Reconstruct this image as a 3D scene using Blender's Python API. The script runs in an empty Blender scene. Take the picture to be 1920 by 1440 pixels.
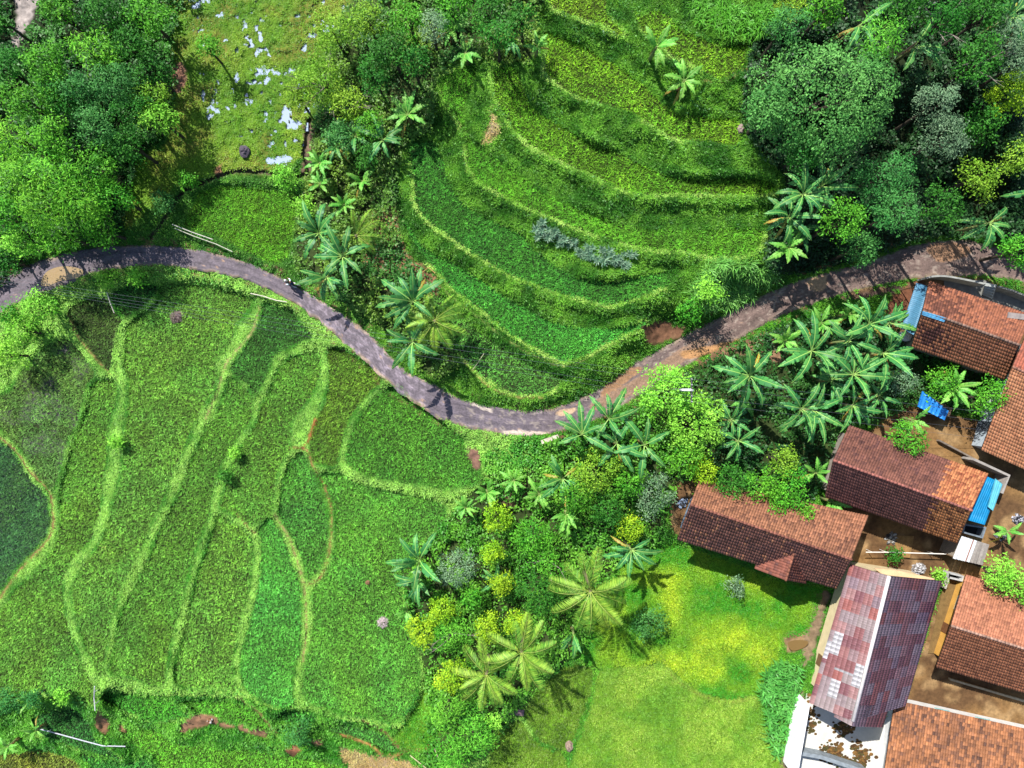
import bpy, bmesh, math, random
import numpy as np
from mathutils import Vector, Matrix, Quaternion

# ------------------------------------------------------------------ camera, light, exposure
C = bpy.context.scene.collection
SC = bpy.context.scene
H = 64.0                    # flying height of the camera over the road, metres
S = 0.05                    # metres of ground per photograph pixel at road level
cam_d = bpy.data.cameras.new('camera')
cam = bpy.data.objects.new('camera', cam_d)
C.objects.link(cam)
cam.location = (0, 0, H)
cam.rotation_euler = (0, 0, 0)
cam_d.sensor_width = 36.0
cam_d.lens = 24.0
cam_d.clip_start = 0.5
cam_d.clip_end = 3000
SC.camera = cam

SUN_EL = math.radians(48)
SUN_DIR = Vector((0.53 * math.cos(SUN_EL), -0.848 * math.cos(SUN_EL), -math.sin(SUN_EL)))
world = bpy.data.worlds.new('World')
SC.world = world
world.use_nodes = True
wn = world.node_tree.nodes
wn.clear()
sky = wn.new('ShaderNodeTexSky')
sky.sky_type = 'NISHITA'
sky.sun_disc = False
sky.sun_elevation = SUN_EL
sky.sun_rotation = math.atan2(-0.53, 0.848)
bg = wn.new('ShaderNodeBackground')
bg.inputs['Strength'].default_value = 0.10
wo = wn.new('ShaderNodeOutputWorld')
world.node_tree.links.new(sky.outputs[0], bg.inputs[0])
world.node_tree.links.new(bg.outputs[0], wo.inputs[0])
sun_d = bpy.data.lights.new('sun', 'SUN')
sun_d.energy = 5.0
sun_d.angle = math.radians(0.5)
sun_d.color = (1.0, 0.96, 0.90)
sun = bpy.data.objects.new('sun', sun_d)
C.objects.link(sun)
sun.rotation_euler = SUN_DIR.to_track_quat('-Z', 'Y').to_euler()
sun.location = (-30, 40, 90)
SC.view_settings.view_transform = 'Standard'
SC.view_settings.look = 'None'
SC.view_settings.exposure = 0.80
SC.view_settings.gamma = 1.0

# ------------------------------------------------------------------ helpers
rng = np.random.default_rng(7)
random.seed(7)

def lin(c, k=1.0):
    c = np.asarray(c, float) / 255.0
    return np.where(c <= 0.04045, c / 12.92, ((c + 0.055) / 1.055) ** 2.4) * k

def W(px, py, z=0.0):
    """photograph pixel + height -> a point in the world"""
    k = S * (H - np.asarray(z, float)) / H
    return np.stack(np.broadcast_arrays((np.asarray(px, float) - 960) * k, (720 - np.asarray(py, float)) * k, z), -1)

def WV(px, py, z=0.0):
    return Vector(W(px, py, z).tolist())

def tag(o, label=None, cat=None, group=None, kind=None):
    if label: o['label'] = label
    if cat: o['category'] = cat
    if group: o['group'] = group
    if kind: o['kind'] = kind
    return o

def empty(name, loc, label, cat, group=None, rz=0.0):
    o = bpy.data.objects.new(name, None)
    o.empty_display_size = 0.3
    C.objects.link(o)
    o.location = loc
    o.rotation_euler = (0, 0, rz)
    return tag(o, label, cat, group)

def link(name, me, mat=None, parent=None, loc=None, rot=None, scale=None):
    o = bpy.data.objects.new(name, me)
    C.objects.link(o)
    if mat is not None and len(me.materials) == 0: me.materials.append(mat)
    if parent is not None: o.parent = parent
    if loc is not None: o.location = loc
    if rot is not None: o.rotation_euler = rot
    if scale is not None: o.scale = scale if hasattr(scale, '__len__') else (scale,) * 3
    return o

def npmesh(name, V, F, col=None, smooth=False):
    """mesh from numpy: V (n,3), F (m,k) one k for all faces, col (n,3) vertex albedo"""
    V = np.ascontiguousarray(V, np.float32); F = np.ascontiguousarray(F, np.int32)
    me = bpy.data.meshes.new(name)
    n, (m, k) = len(V), F.shape
    me.vertices.add(n); me.vertices.foreach_set('co', V.ravel())
    me.loops.add(m * k); me.loops.foreach_set('vertex_index', F.ravel())
    me.polygons.add(m)
    me.polygons.foreach_set('loop_start', np.arange(0, m * k, k, dtype=np.int32))
    if smooth: me.polygons.foreach_set('use_smooth', np.ones(m, bool))
    if col is not None:
        at = me.attributes.new('col', 'FLOAT_COLOR', 'POINT')
        c4 = np.ones((n, 4), np.float32); c4[:, :3] = col
        at.data.foreach_set('color', c4.ravel())
    me.update(calc_edges=True)
    return me

class MB:
    """collects boxes, tubes, polygons; build() links them as ONE mesh object"""
    def __init__(s): s.v = []; s.f = []; s.c = []
    def add(s, verts, faces, col=(1, 1, 1)):
        b = len(s.v)
        s.v += [tuple(p) for p in verts]
        s.f += [tuple(i + b for i in f) for f in faces]
        s.c += [tuple(col)] * len(verts)
        return s
    def prism(s, ring, z0, z1, col=(1, 1, 1)):
        n = len(ring)
        vs = [(p[0], p[1], z0) for p in ring] + [(p[0], p[1], z1) for p in ring]
        a = sum(ring[i][0] * ring[(i + 1) % n][1] - ring[(i + 1) % n][0] * ring[i][1] for i in range(n))
        fs = [tuple(range(n - 1, -1, -1)), tuple(range(n, 2 * n))] + [(i, (i + 1) % n, (i + 1) % n + n, i + n) for i in range(n)]
        if a < 0: fs = [f[::-1] for f in fs]
        return s.add(vs, fs, col)
    def hexa(s, lo, hi, col=(1, 1, 1)):
        """8 corners: lo (4 points), hi (4 points)"""
        return s.add(list(lo) + list(hi), [(3, 2, 1, 0), (4, 5, 6, 7)] + [(i, (i + 1) % 4, (i + 1) % 4 + 4, i + 4) for i in range(4)], col)
    def box(s, c, d, rz=0.0, col=(1, 1, 1), ax=None):
        x, y, z = d[0] / 2, d[1] / 2, d[2] / 2
        M = Matrix.Rotation(rz, 3, 'Z') if ax is None else ax
        P = [M @ Vector(p) + Vector(c) for p in ((-x, -y, -z), (x, -y, -z), (x, y, -z), (-x, y, -z), (-x, -y, z), (x, -y, z), (x, y, z), (-x, y, z))]
        return s.hexa(P[:4], P[4:], col)
    def bar(s, a, b, w, h, col=(1, 1, 1)):
        a, b = Vector(a), Vector(b); d = b - a
        x = d.normalized(); up = Vector((0, 0, 1)) if abs(x.z) < 0.95 else Vector((0, 1, 0))
        y = up.cross(x).normalized(); z = x.cross(y)
        return s.box((a + b) / 2, (d.length, w, h), ax=Matrix((x, y, z)).transposed(), col=col)
    def tube(s, pts, rad, n=7, col=(1, 1, 1)):
        pts = [Vector(p) for p in pts]
        rad = rad if hasattr(rad, '__len__') else [rad] * len(pts)
        vs = []; fs = []
        for i, p in enumerate(pts):
            t = (pts[min(i + 1, len(pts) - 1)] - pts[max(i - 1, 0)]).normalized()
            u = t.cross(Vector((0, 0, 1)) if abs(t.z) < 0.9 else Vector((1, 0, 0))).normalized(); w = t.cross(u)
            for k in range(n):
                a = 2 * math.pi * k / n
                vs.append(p + (u * math.cos(a) + w * math.sin(a)) * rad[i])
        for i in range(len(pts) - 1):
            for k in range(n):
                fs.append((i * n + k, i * n + (k + 1) % n, (i + 1) * n + (k + 1) % n, (i + 1) * n + k))
        fs.append(tuple(range(n - 1, -1, -1))); fs.append(tuple(range((len(pts) - 1) * n, len(pts) * n)))
        return s.add(vs, fs, col)
    def blob(s, c, r, seed=0, n=10, m=6, rough=0.18, col=(1, 1, 1)):
        rr = random.Random(seed)
        vs = []; fs = []
        for i in range(m + 1):
            th = math.pi * i / m
            for j in range(n):
                ph = 2 * math.pi * j / n
                k = 1 + rr.uniform(-rough, rough)
                vs.append((c[0] + r[0] * k * math.sin(th) * math.cos(ph), c[1] + r[1] * k * math.sin(th) * math.sin(ph), c[2] + r[2] * k * math.cos(th)))
        for i in range(m):
            for j in range(n):
                fs.append((i * n + j, (i + 1) * n + j, (i + 1) * n + (j + 1) % n, i * n + (j + 1) % n))
        return s.add(vs, fs, col)
    def build(s, name, mat=None, parent=None, smooth=False):
        me = bpy.data.meshes.new(name)
        me.from_pydata([tuple(v) for v in s.v], [], s.f)
        at = me.attributes.new('col', 'FLOAT_COLOR', 'POINT')
        c4 = np.ones((len(s.v), 4), np.float32); c4[:, :3] = np.array(s.c)
        at.data.foreach_set('color', c4.ravel())
        if smooth: me.polygons.foreach_set('use_smooth', np.ones(len(me.polygons), bool))
        me.update()
        return link(name, me, mat, parent)

# ------------------------------------------------------------------ materials
def material(name, rough=0.8, spec=0.3, leaf=0.0, noise=0.0, scale=4.0, obj_var=0.0, metallic=0.0, bump=0.0, base=None, detail=6.0, gain=1.0):
    """albedo = vertex attribute 'col' (or base) x procedural noise x a little per-object variety"""
    m = bpy.data.materials.new(name); m.use_nodes = True
    nt = m.node_tree; N = nt.nodes; L = nt.links
    b = N['Principled BSDF']; out = N['Material Output']
    b.inputs['Roughness'].default_value = rough
    b.inputs['Specular IOR Level'].default_value = spec
    b.inputs['Metallic'].default_value = metallic
    if base is None:
        a = N.new('ShaderNodeAttribute'); a.attribute_name = 'col'; c = a.outputs['Color']
    else:
        a = N.new('ShaderNodeRGB'); a.outputs[0].default_value = (*base, 1); c = a.outputs[0]
    if noise > 0:
        tc = N.new('ShaderNodeTexCoord'); nz = N.new('ShaderNodeTexNoise')
        nz.inputs['Scale'].default_value = scale; nz.inputs['Detail'].default_value = detail; nz.inputs['Roughness'].default_value = 0.65
        L.new(tc.outputs['Object'], nz.inputs['Vector'])
        mr = N.new('ShaderNodeMapRange')
        mr.inputs['From Min'].default_value = 0.3; mr.inputs['From Max'].default_value = 0.7
        mr.inputs['To Min'].default_value = (1 - noise) * gain; mr.inputs['To Max'].default_value = (1 + noise) * gain
        L.new(nz.outputs['Fac'], mr.inputs['Value'])
        mx = N.new('ShaderNodeMix'); mx.data_type = 'RGBA'; mx.blend_type = 'MULTIPLY'; mx.inputs[0].default_value = 1
        L.new(c, mx.inputs[6]); L.new(mr.outputs[0], mx.inputs[7]); c = mx.outputs[2]
        if bump > 0:
            bp = N.new('ShaderNodeBump'); bp.inputs['Strength'].default_value = bump; bp.inputs['Distance'].default_value = 0.05
            L.new(nz.outputs['Fac'], bp.inputs['Height']); L.new(bp.outputs[0], b.inputs['Normal'])
    if obj_var > 0:
        oi = N.new('ShaderNodeObjectInfo'); hs = N.new('ShaderNodeHueSaturation')
        m1 = N.new('ShaderNodeMapRange'); m1.inputs['To Min'].default_value = 1 - obj_var; m1.inputs['To Max'].default_value = 1 + obj_var
        m2 = N.new('ShaderNodeMapRange'); m2.inputs['To Min'].default_value = 0.5 - obj_var * 0.07; m2.inputs['To Max'].default_value = 0.5 + obj_var * 0.07
        ml = N.new('ShaderNodeMath'); ml.operation = 'MULTIPLY'; ml.inputs[1].default_value = 7.13
        fr = N.new('ShaderNodeMath'); fr.operation = 'FRACT'
        L.new(oi.outputs['Random'], m1.inputs['Value']); L.new(oi.outputs['Random'], ml.inputs[0]); L.new(ml.outputs[0], fr.inputs[0]); L.new(fr.outputs[0], m2.inputs['Value'])
        L.new(m1.outputs[0], hs.inputs['Value']); L.new(m2.outputs[0], hs.inputs['Hue']); L.new(c, hs.inputs['Color']); c = hs.outputs[0]
    L.new(c, b.inputs['Base Color'])
    if leaf > 0:
        tr = N.new('ShaderNodeBsdfTranslucent'); ms = N.new('ShaderNodeMixShader'); ms.inputs[0].default_value = leaf
        L.new(c, tr.inputs['Color']); L.new(b.outputs[0], ms.inputs[1]); L.new(tr.outputs[0], ms.inputs[2]); L.new(ms.outputs[0], out.inputs['Surface'])
    return m

M_ground = material('ground_soil', 0.9, 0.2, noise=0.35, scale=3.0, detail=10, bump=0.5, gain=0.62)
M_road = material('worn_asphalt', 0.75, 0.35, noise=0.4, scale=5.0, detail=12, bump=0.6, gain=0.78)
M_crop = material('rice_leaf', 0.55, 0.25, leaf=0.25)
M_grass = material('grass_leaf', 0.5, 0.35, leaf=0.3)
M_leaf = material('tree_leaf', 0.6, 0.18, leaf=0.2, obj_var=0.10)
M_banana = material('banana_leaf', 0.5, 0.35, leaf=0.22, obj_var=0.16)
M_palm = material('palm_leaf', 0.5, 0.3, leaf=0.2, obj_var=0.08)
M_bark = material('bark', 0.9, 0.2, noise=0.4, scale=6.0, bump=0.5, gain=0.7)
M_tile = material('clay_tile', 0.8, 0.25, noise=0.3, scale=2.2, detail=8, gain=0.6)
M_sheet = material('coated_roof_sheet', 0.5, 0.4, noise=0.15, scale=3.0, gain=0.66)
M_plaster = material('painted_plaster', 0.85, 0.25, noise=0.14, scale=1.6, detail=8, gain=0.68)
M_concrete = material('concrete', 0.85, 0.25, noise=0.3, scale=2.5, detail=9, bump=0.2, gain=0.62)
M_paint = material('paint', 0.45, 0.4, noise=0.08, scale=3.0, gain=0.8)
M_wood = material('wood', 0.75, 0.3, noise=0.25, scale=5.0, gain=0.7)
M_rubber = material('rubber', 0.7, 0.3, noise=0.1, scale=9.0)
M_cloth = material('cloth', 0.85, 0.2, noise=0.12, scale=9.0)
M_plastic = material('plastic_sheet', 0.4, 0.45, noise=0.15, scale=2.0, bump=0.3, gain=0.7)
M_stone = material('stone', 0.85, 0.25, noise=0.35, scale=6.0, bump=0.5, gain=0.65)
M_metal = material('galvanised_metal', 0.4, 0.5, noise=0.1, scale=4.0, metallic=0.6)
M_glass = material('window_glass', 0.1, 0.5, base=(0.03, 0.04, 0.05))
M_water = material('water', 0.06, 0.6)
M_skin = material('skin', 0.55, 0.35, base=(0.28, 0.15, 0.09))

# ------------------------------------------------------------------ rasters over the photographed ground (2 photo pixels per cell)
ST = 2
X0, X1, Y0, Y1 = -60, 1980, -60, 1500
NX, NY = (X1 - X0) // ST + 1, (Y1 - Y0) // ST + 1
GX, GY = np.meshgrid(np.arange(NX) * ST + X0, np.arange(NY) * ST + Y0)

def catmull(pts, closed=True, n=7):
    P = np.asarray(pts, float)
    if closed: a, b, c, d = np.roll(P, 1, 0), P, np.roll(P, -1, 0), np.roll(P, -2, 0)
    else:
        Q = np.vstack([2 * P[0] - P[1], P, 2 * P[-1] - P[-2]]); a, b, c, d = Q[:-3], Q[1:-2], Q[2:-1], Q[3:]
    t = (np.arange(n) / n)[None, :, None]
    a, b, c, d = (q[:, None, :] for q in (a, b, c, d))
    R = 0.5 * (2 * b + (c - a) * t + (2 * a - 5 * b + 4 * c - d) * t ** 2 + (3 * b - a - 3 * c + d) * t ** 3)
    R = R.reshape(-1, P.shape[1])
    return R if closed else np.vstack([R, P[-1]])

def mask_poly(pts, smooth=True):
    P = catmull(pts) if smooth else np.asarray(pts, float)
    Q = np.roll(P, -1, 0)
    m = np.zeros((NY, NX), bool)
    for j in range(max(0, int((P[:, 1].min() - Y0) // ST)), min(NY, int((P[:, 1].max() - Y0) // ST) + 2)):
        y = Y0 + j * ST + 0.01
        k = (P[:, 1] <= y) != (Q[:, 1] <= y)
        if not k.any(): continue
        xs = np.sort(P[k, 0] + (y - P[k, 1]) / (Q[k, 1] - P[k, 1]) * (Q[k, 0] - P[k, 0]))
        for a, b in zip(xs[::2], xs[1::2]):
            i0, i1 = int(math.ceil((a - X0) / ST)), int(math.floor((b - X0) / ST))
            if i1 >= i0: m[j, max(i0, 0):max(i1 + 1, 0)] = True
    return m

def mask_line(pts, width, smooth=True):
    P = catmull(pts, False, 8) if smooth else np.asarray(pts, float)
    m = np.zeros((NY, NX), bool)
    w = width if hasattr(width, '__len__') else [width, width]
    for i in range(len(P) - 1):
        a, b = P[i], P[i + 1]
        r = (w[0] + (w[-1] - w[0]) * i / max(1, len(P) - 1)) / 2
        i0, i1 = int((min(a[0], b[0]) - r - X0) // ST), int((max(a[0], b[0]) + r - X0) // ST) + 2
        j0, j1 = int((min(a[1], b[1]) - r - Y0) // ST), int((max(a[1], b[1]) + r - Y0) // ST) + 2
        i0, i1, j0, j1 = max(i0, 0), min(i1, NX), max(j0, 0), min(j1, NY)
        if i1 <= i0 or j1 <= j0: continue
        x, y = GX[j0:j1, i0:i1], GY[j0:j1, i0:i1]
        d = b - a; L2 = max(d @ d, 1e-6)
        t = np.clip(((x - a[0]) * d[0] + (y - a[1]) * d[1]) / L2, 0, 1)
        m[j0:j1, i0:i1] |= (x - a[0] - t * d[0]) ** 2 + (y - a[1] - t * d[1]) ** 2 <= r * r
    return m

def blur(a, r):
    a = a.astype(np.float32)
    for ax in (0, 1):
        p = np.pad(a, [(r + 1, r) if i == ax else (0, 0) for i in (0, 1)], mode='edge')
        c = np.cumsum(p, ax, dtype=np.float64)
        a = ((c[2 * r + 1:] - c[:-2 * r - 1]) if ax == 0 else (c[:, 2 * r + 1:] - c[:, :-2 * r - 1])) / (2 * r + 1)
    return a.astype(np.float32)

def vnoise(cell, seed):
    """smooth value noise, cell = feature size in photo pixels, range 0..1"""
    r = np.random.default_rng(seed)
    gx, gy = int((X1 - X0) / cell) + 4, int((Y1 - Y0) / cell) + 4
    g = r.random((gy, gx)).astype(np.float32)
    fx, fy = (GX - X0) / cell, (GY - Y0) / cell
    ix, iy = fx.astype(int), fy.astype(int)
    tx, ty = fx - ix, fy - iy
    tx, ty = tx * tx * (3 - 2 * tx), ty * ty * (3 - 2 * ty)
    return (g[iy, ix] * (1 - tx) * (1 - ty) + g[iy, ix + 1] * tx * (1 - ty) + g[iy + 1, ix] * (1 - tx) * ty + g[iy + 1, ix + 1] * tx * ty).astype(np.float32)

def fbm(cell, seed, octs=4):
    a, amp, tot = 0, 1.0, 0
    for o in range(octs):
        if cell / 2 ** o < 2.5: break
        a = a + amp * vnoise(cell / 2 ** o, seed * 31 + o); tot += amp; amp *= 0.55
    return a / tot

def samp(R, px, py):
    """nearest raster value at photo pixel"""
    i = np.clip(np.rint((np.asarray(px) - X0) / ST).astype(int), 0, NX - 1)
    j = np.clip(np.rint((np.asarray(py) - Y0) / ST).astype(int), 0, NY - 1)
    return R[j, i]
# ------------------------------------------------------------------ the lie of the land, traced from the photograph (photo pixels)
ROAD_U = [(-60, 590), (-20, 552), (25, 515), (60, 495), (120, 475), (200, 462), (290, 460), (370, 468), (440, 485), (510, 512), (570, 545), (620, 575), (660, 602), (700, 632), (730, 665), (760, 695), (800, 715), (850, 740), (900, 757), (970, 768), (1030, 765), (1090, 745), (1150, 710), (1200, 675), (1260, 642), (1330, 605), (1400, 568), (1480, 532), (1560, 508), (1630, 490), (1700, 462), (1780, 450), (1850, 458), (1920, 478), (1990, 510)]
ROAD_L = [(-60, 635), (-20, 605), (30, 570), (90, 545), (150, 520), (200, 505), (270, 498), (340, 500), (400, 510), (460, 525), (530, 555), (585, 590), (640, 638), (700, 690), (750, 735), (800, 768), (850, 793), (900, 806), (960, 814), (1020, 814), (1080, 800), (1130, 780), (1190, 747), (1250, 705), (1310, 672), (1380, 638), (1440, 605), (1520, 570), (1600, 545), (1680, 528), (1750, 518), (1850, 518), (1920, 530), (1990, 560)]
# rice plots: name -> (height, colour, spacing m, blade length m, row angle deg, label, outline)
FIELDS = {
'A': (-1.3, (92, 132, 56), .22, .32, 60, 'patchy olive rice plot with standing water showing between its rows', [(110, 637), (133, 640), (157, 667), (175, 693), (177, 705), (163, 723), (157, 740), (147, 787), (133, 813), (117, 863), (102, 915), (90, 913), (67, 887), (43, 847), (20, 823), (3, 805), (-20, 770), (-20, 745), (20, 733), (43, 690), (77, 655)]),
'B': (-0.9, (78, 112, 46), .22, .28, 40, 'small three-cornered rice plot with a dry stick lying across its edge', [(133, 573), (160, 563), (200, 560), (213, 580), (228, 600), (220, 620), (213, 647), (209, 680), (203, 695), (187, 681), (167, 655), (147, 625), (133, 603), (127, 583)]),
'C': (-0.8, (62, 120, 40), .22, .28, 20, 'narrow dark green rice wedge right under the road bank at upper left', [(207, 555), (213, 547), (247, 535), (294, 535), (294, 547), (284, 561), (265, 578), (240, 595), (227, 587), (213, 567)]),
'D': (-1.1, (102, 152, 52), .22, .32, 15, 'largest olive rice strip with a bare brown patch near its top', [(303, 535), (333, 530), (383, 535), (433, 547), (473, 560), (467, 580), (443, 607), (437, 633), (423, 660), (403, 680), (407, 705), (397, 737), (377, 770), (360, 803), (343, 847), (327, 880), (310, 923), (297, 960), (285, 980), (264, 1027), (240, 1077), (210, 1147), (203, 1193), (197, 1230), (192, 1262), (185, 1268), (172, 1240), (158, 1210), (148, 1170), (138, 1130), (135, 1105), (143, 1085), (160, 1055), (180, 1030), (195, 1003), (203, 975), (210, 950), (222, 915), (230, 880), (234, 813), (240, 763), (241, 715), (232, 690), (232, 660), (237, 620), (252, 597), (282, 577), (297, 562)]),
'E': (-1.5, (100, 152, 50), .22, .32, 30, 'olive rice strip with a broad foot reaching the lower left edge', [(183, 712), (212, 712), (221, 730), (215, 763), (205, 797), (201, 847), (195, 897), (188, 960), (178, 987), (170, 1015), (147, 1038), (127, 1068), (117, 1100), (122, 1143), (132, 1187), (150, 1233), (168, 1270), (178, 1293), (178, 1317), (167, 1320), (143, 1307), (110, 1300), (67, 1293), (33, 1300), (-40, 1315), (-40, 1160), (3, 1140), (32, 1103), (69, 1067), (99, 1030), (109, 997), (112, 960), (112, 923), (128, 863), (145, 807), (162, 763), (172, 727)]),
'F': (-1.8, (62, 108, 52), .20, .32, 20, 'dark bluish flooded rice plot cut off by the left edge', [(-40, 835), (10, 835), (30, 855), (50, 887), (70, 912), (88, 930), (92, 960), (92, 990), (84, 1010), (67, 1028), (42, 1053), (17, 1083), (-5, 1112), (-40, 1125)]),
'G': (-1.0, (68, 124, 44), .21, .30, 25, 'deep green rice plot under the road bank beside a pale footpath', [(493, 567), (520, 573), (550, 583), (567, 607), (587, 630), (567, 641), (533, 656), (511, 676), (500, 705), (485, 733), (475, 740), (463, 720), (440, 705), (434, 687), (461, 647), (482, 613), (490, 590)]),
'Ga': (-1.3, (94, 148, 48), .22, .32, 15, 'long olive rice strip between two slanting grassy bunds, second from the largest strip', [(430, 709), (443, 713), (467, 735), (473, 757), (470, 790), (448, 820), (428, 850), (411, 880), (398, 923), (394, 960), (389, 975), (373, 1013), (357, 1060), (344, 1110), (334, 1160), (320, 1210), (311, 1260), (307, 1283), (280, 1283), (255, 1270), (230, 1266), (206, 1260), (213, 1220), (218, 1185), (228, 1150), (250, 1103), (280, 1045), (300, 993), (323, 950), (340, 910), (361, 855), (383, 813), (406, 773), (420, 737)]),
'H': (-1.3, (98, 150, 48), .22, .32, 10, 'olive rice strip with two small shrubs on its left bund', [(593, 657), (603, 670), (600, 700), (587, 737), (567, 763), (547, 793), (545, 815), (540, 832), (550, 838), (533, 858), (518, 897), (511, 950), (505, 968), (483, 980), (466, 983), (450, 973), (427, 958), (414, 952), (417, 935), (426, 900), (440, 860), (459, 825), (481, 790), (491, 760), (507, 725), (524, 690), (544, 671), (570, 662)]),
'I': (-1.6, (102, 156, 52), .22, .30, 20, 'light olive rice strip narrowing upward to a thin earth path', [(415, 967), (440, 982), (460, 995), (469, 1010), (473, 1043), (468, 1090), (456, 1140), (443, 1200), (436, 1240), (438, 1275), (443, 1291), (400, 1285), (370, 1288), (330, 1283), (326, 1268), (331, 1235), (341, 1195), (355, 1140), (368, 1085), (383, 1040), (400, 990), (405, 967)]),
'J': (-1.7, (84, 160, 56), .20, .30, 5, 'emerald green rice strip between two pale curving bunds', [(484, 990), (507, 970), (518, 987), (533, 1010), (543, 1037), (553, 1070), (562, 1100), (566, 1133), (564, 1193), (560, 1227), (550, 1253), (547, 1293), (550, 1315), (533, 1325), (507, 1321), (480, 1308), (462, 1295), (452, 1262), (454, 1227), (467, 1173), (483, 1110), (490, 1053), (488, 1010)]),
'K': (-1.6, (80, 146, 50), .21, .30, 25, 'teardrop shaped rice plot enclosed by a curved brown path', [(563, 847), (578, 865), (587, 889), (600, 923), (611, 960), (613, 993), (608, 1040), (594, 1074), (577, 1087), (571, 1060), (557, 1027), (541, 997), (526, 970), (523, 955), (530, 907), (542, 868)]),
'L': (-1.0, (98, 140, 40), .22, .30, 70, 'yellowish green rice plot between a slim bund and the road verge', [(615, 654), (650, 658), (698, 690), (714, 716), (688, 740), (660, 778), (643, 820), (634, 858), (628, 872), (592, 868), (585, 860), (580, 845), (588, 800), (605, 765), (616, 725), (617, 690)]),
'M': (-1.0, (80, 142, 42), .21, .30, 35, 'fan shaped rice plot with bare soil at its right corner by the road bend', [(737, 722), (750, 722), (773, 745), (807, 772), (840, 799), (865, 825), (875, 849), (888, 870), (900, 890), (895, 903), (873, 911), (840, 915), (800, 909), (740, 901), (690, 891), (657, 878), (649, 863), (653, 830), (670, 790), (693, 755), (719, 732)]),
'N': (-1.7, (88, 150, 48), .20, .30, 10, 'big bright green rice plot with a pale straw heap standing in it', [(597, 892), (640, 888), (660, 902), (700, 914), (760, 927), (815, 938), (838, 952), (832, 978), (808, 998), (780, 1025), (760, 1060), (752, 1100), (758, 1140), (768, 1180), (777, 1220), (783, 1262), (778, 1298), (763, 1331), (740, 1354), (715, 1348), (690, 1341), (660, 1340), (620, 1326), (592, 1318), (572, 1306), (568, 1285), (573, 1250), (582, 1210), (587, 1150), (585, 1107), (608, 1085), (626, 1046), (629, 990), (627, 950), (611, 912)]),
'O': (-3.5, (58, 124, 48), .22, .28, 15, 'shaded sloping rice plot below the bushes at lower left', [(60, 1345), (100, 1332), (140, 1330), (160, 1345), (172, 1365), (182, 1388), (200, 1402), (228, 1424), (200, 1418), (150, 1403), (110, 1388), (70, 1375)]),
'P': (-3.0, (72, 150, 42), .21, .30, 75, 'short step of rice under the lower bank, left of a white-stained gully', [(197, 1298), (233, 1300), (283, 1306), (317, 1313), (335, 1325), (355, 1340), (340, 1346), (290, 1350), (257, 1338), (230, 1331), (210, 1322), (197, 1312)]),
'Q': (-3.0, (84, 152, 40), .21, .30, 70, 'lens shaped rice step directly under the emerald strip', [(345, 1313), (400, 1312), (447, 1316), (465, 1325), (487, 1342), (503, 1360), (505, 1372), (477, 1360), (433, 1350), (400, 1341), (367, 1332)]),
'Qa': (-2.9, (60, 140, 44), .21, .28, 75, 'smallest rice step above the blue-green shrub at the bottom', [(522, 1338), (545, 1332), (575, 1334), (592, 1342), (590, 1354), (560, 1356), (535, 1352)]),
'R': (-4.0, (96, 165, 42), .21, .30, 80, 'lowest light green rice step running along the bottom edge', [(238, 1368), (300, 1370), (320, 1390), (400, 1402), (480, 1407), (540, 1417), (600, 1427), (650, 1442), (650, 1500), (330, 1500), (300, 1430), (262, 1402)]),
'T': (-3.3, (76, 146, 54), .21, .28, 60, 'thin rice step below the big plot between orange earth paths', [(615, 1362), (660, 1360), (700, 1367), (730, 1385), (746, 1406), (730, 1410), (700, 1397), (660, 1381), (625, 1373)]),
'U': (-4.0, (64, 140, 48), .21, .30, 60, 'green rice step beside the bamboo pipe at the bottom left', [(150, 1412), (190, 1424), (225, 1432), (270, 1424), (300, 1442), (305, 1500), (190, 1500), (170, 1440)]),
'Sx': (-4.1, (120, 136, 46), .23, .30, 30, 'yellowing rice corner at the very bottom left', [(-40, 1412), (30, 1412), (70, 1406), (120, 1414), (150, 1432), (168, 1460), (172, 1500), (-40, 1500)]),
'V0': (0.3, (92, 148, 32), .21, .34, 20, 'lone rice plot above the road beside the bamboo rail', [(345, 420), (360, 390), (375, 362), (430, 348), (500, 355), (555, 362), (558, 390), (550, 430), (546, 460), (536, 485), (513, 492), (480, 480), (440, 460), (400, 440), (360, 430)]),
'U7': (0.9, (86, 142, 50), .23, .28, 0, 'lowest upper terrace in the road bend with sparse short rice', [(800, 542), (835, 559), (853, 585), (880, 605), (907, 629), (940, 649), (973, 669), (1007, 689), (1040, 702), (1063, 708), (1052, 719), (1038, 730), (1017, 739), (973, 739), (942, 729), (911, 709), (887, 689), (864, 669), (850, 645), (826, 597)]),
'U6': (1.8, (66, 140, 44), .21, .30, 35, 'second terrace above the road bend, even mid green rice', [(747, 398), (757, 405), (772, 430), (795, 460), (827, 480), (842, 486), (873, 507), (907, 530), (940, 550), (973, 570), (1007, 590), (1040, 604), (1090, 614), (1140, 615), (1190, 606), (1209, 602), (1205, 613), (1170, 628), (1131, 647), (1090, 667), (1060, 677), (1042, 672), (1003, 652), (963, 628), (933, 608), (911, 588), (884, 568), (851, 543), (831, 519), (804, 493), (779, 462), (760, 430)]),
'U5': (2.7, (60, 124, 38), .22, .32, 20, 'third terrace above the road, dark green rice bent round the slope', [(765, 275), (790, 270), (814, 266), (826, 285), (833, 305), (843, 335), (857, 365), (880, 390), (910, 409), (945, 423), (980, 440), (995, 458), (1018, 480), (1045, 500), (1082, 520), (1128, 526), (1180, 522), (1230, 511), (1258, 512), (1254, 535), (1205, 553), (1160, 569), (1133, 571), (1100, 562), (1042, 548), (1002, 532), (954, 513), (911, 489), (877, 469), (844, 446), (817, 426), (791, 403), (777, 375), (777, 333), (770, 300)]),
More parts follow.
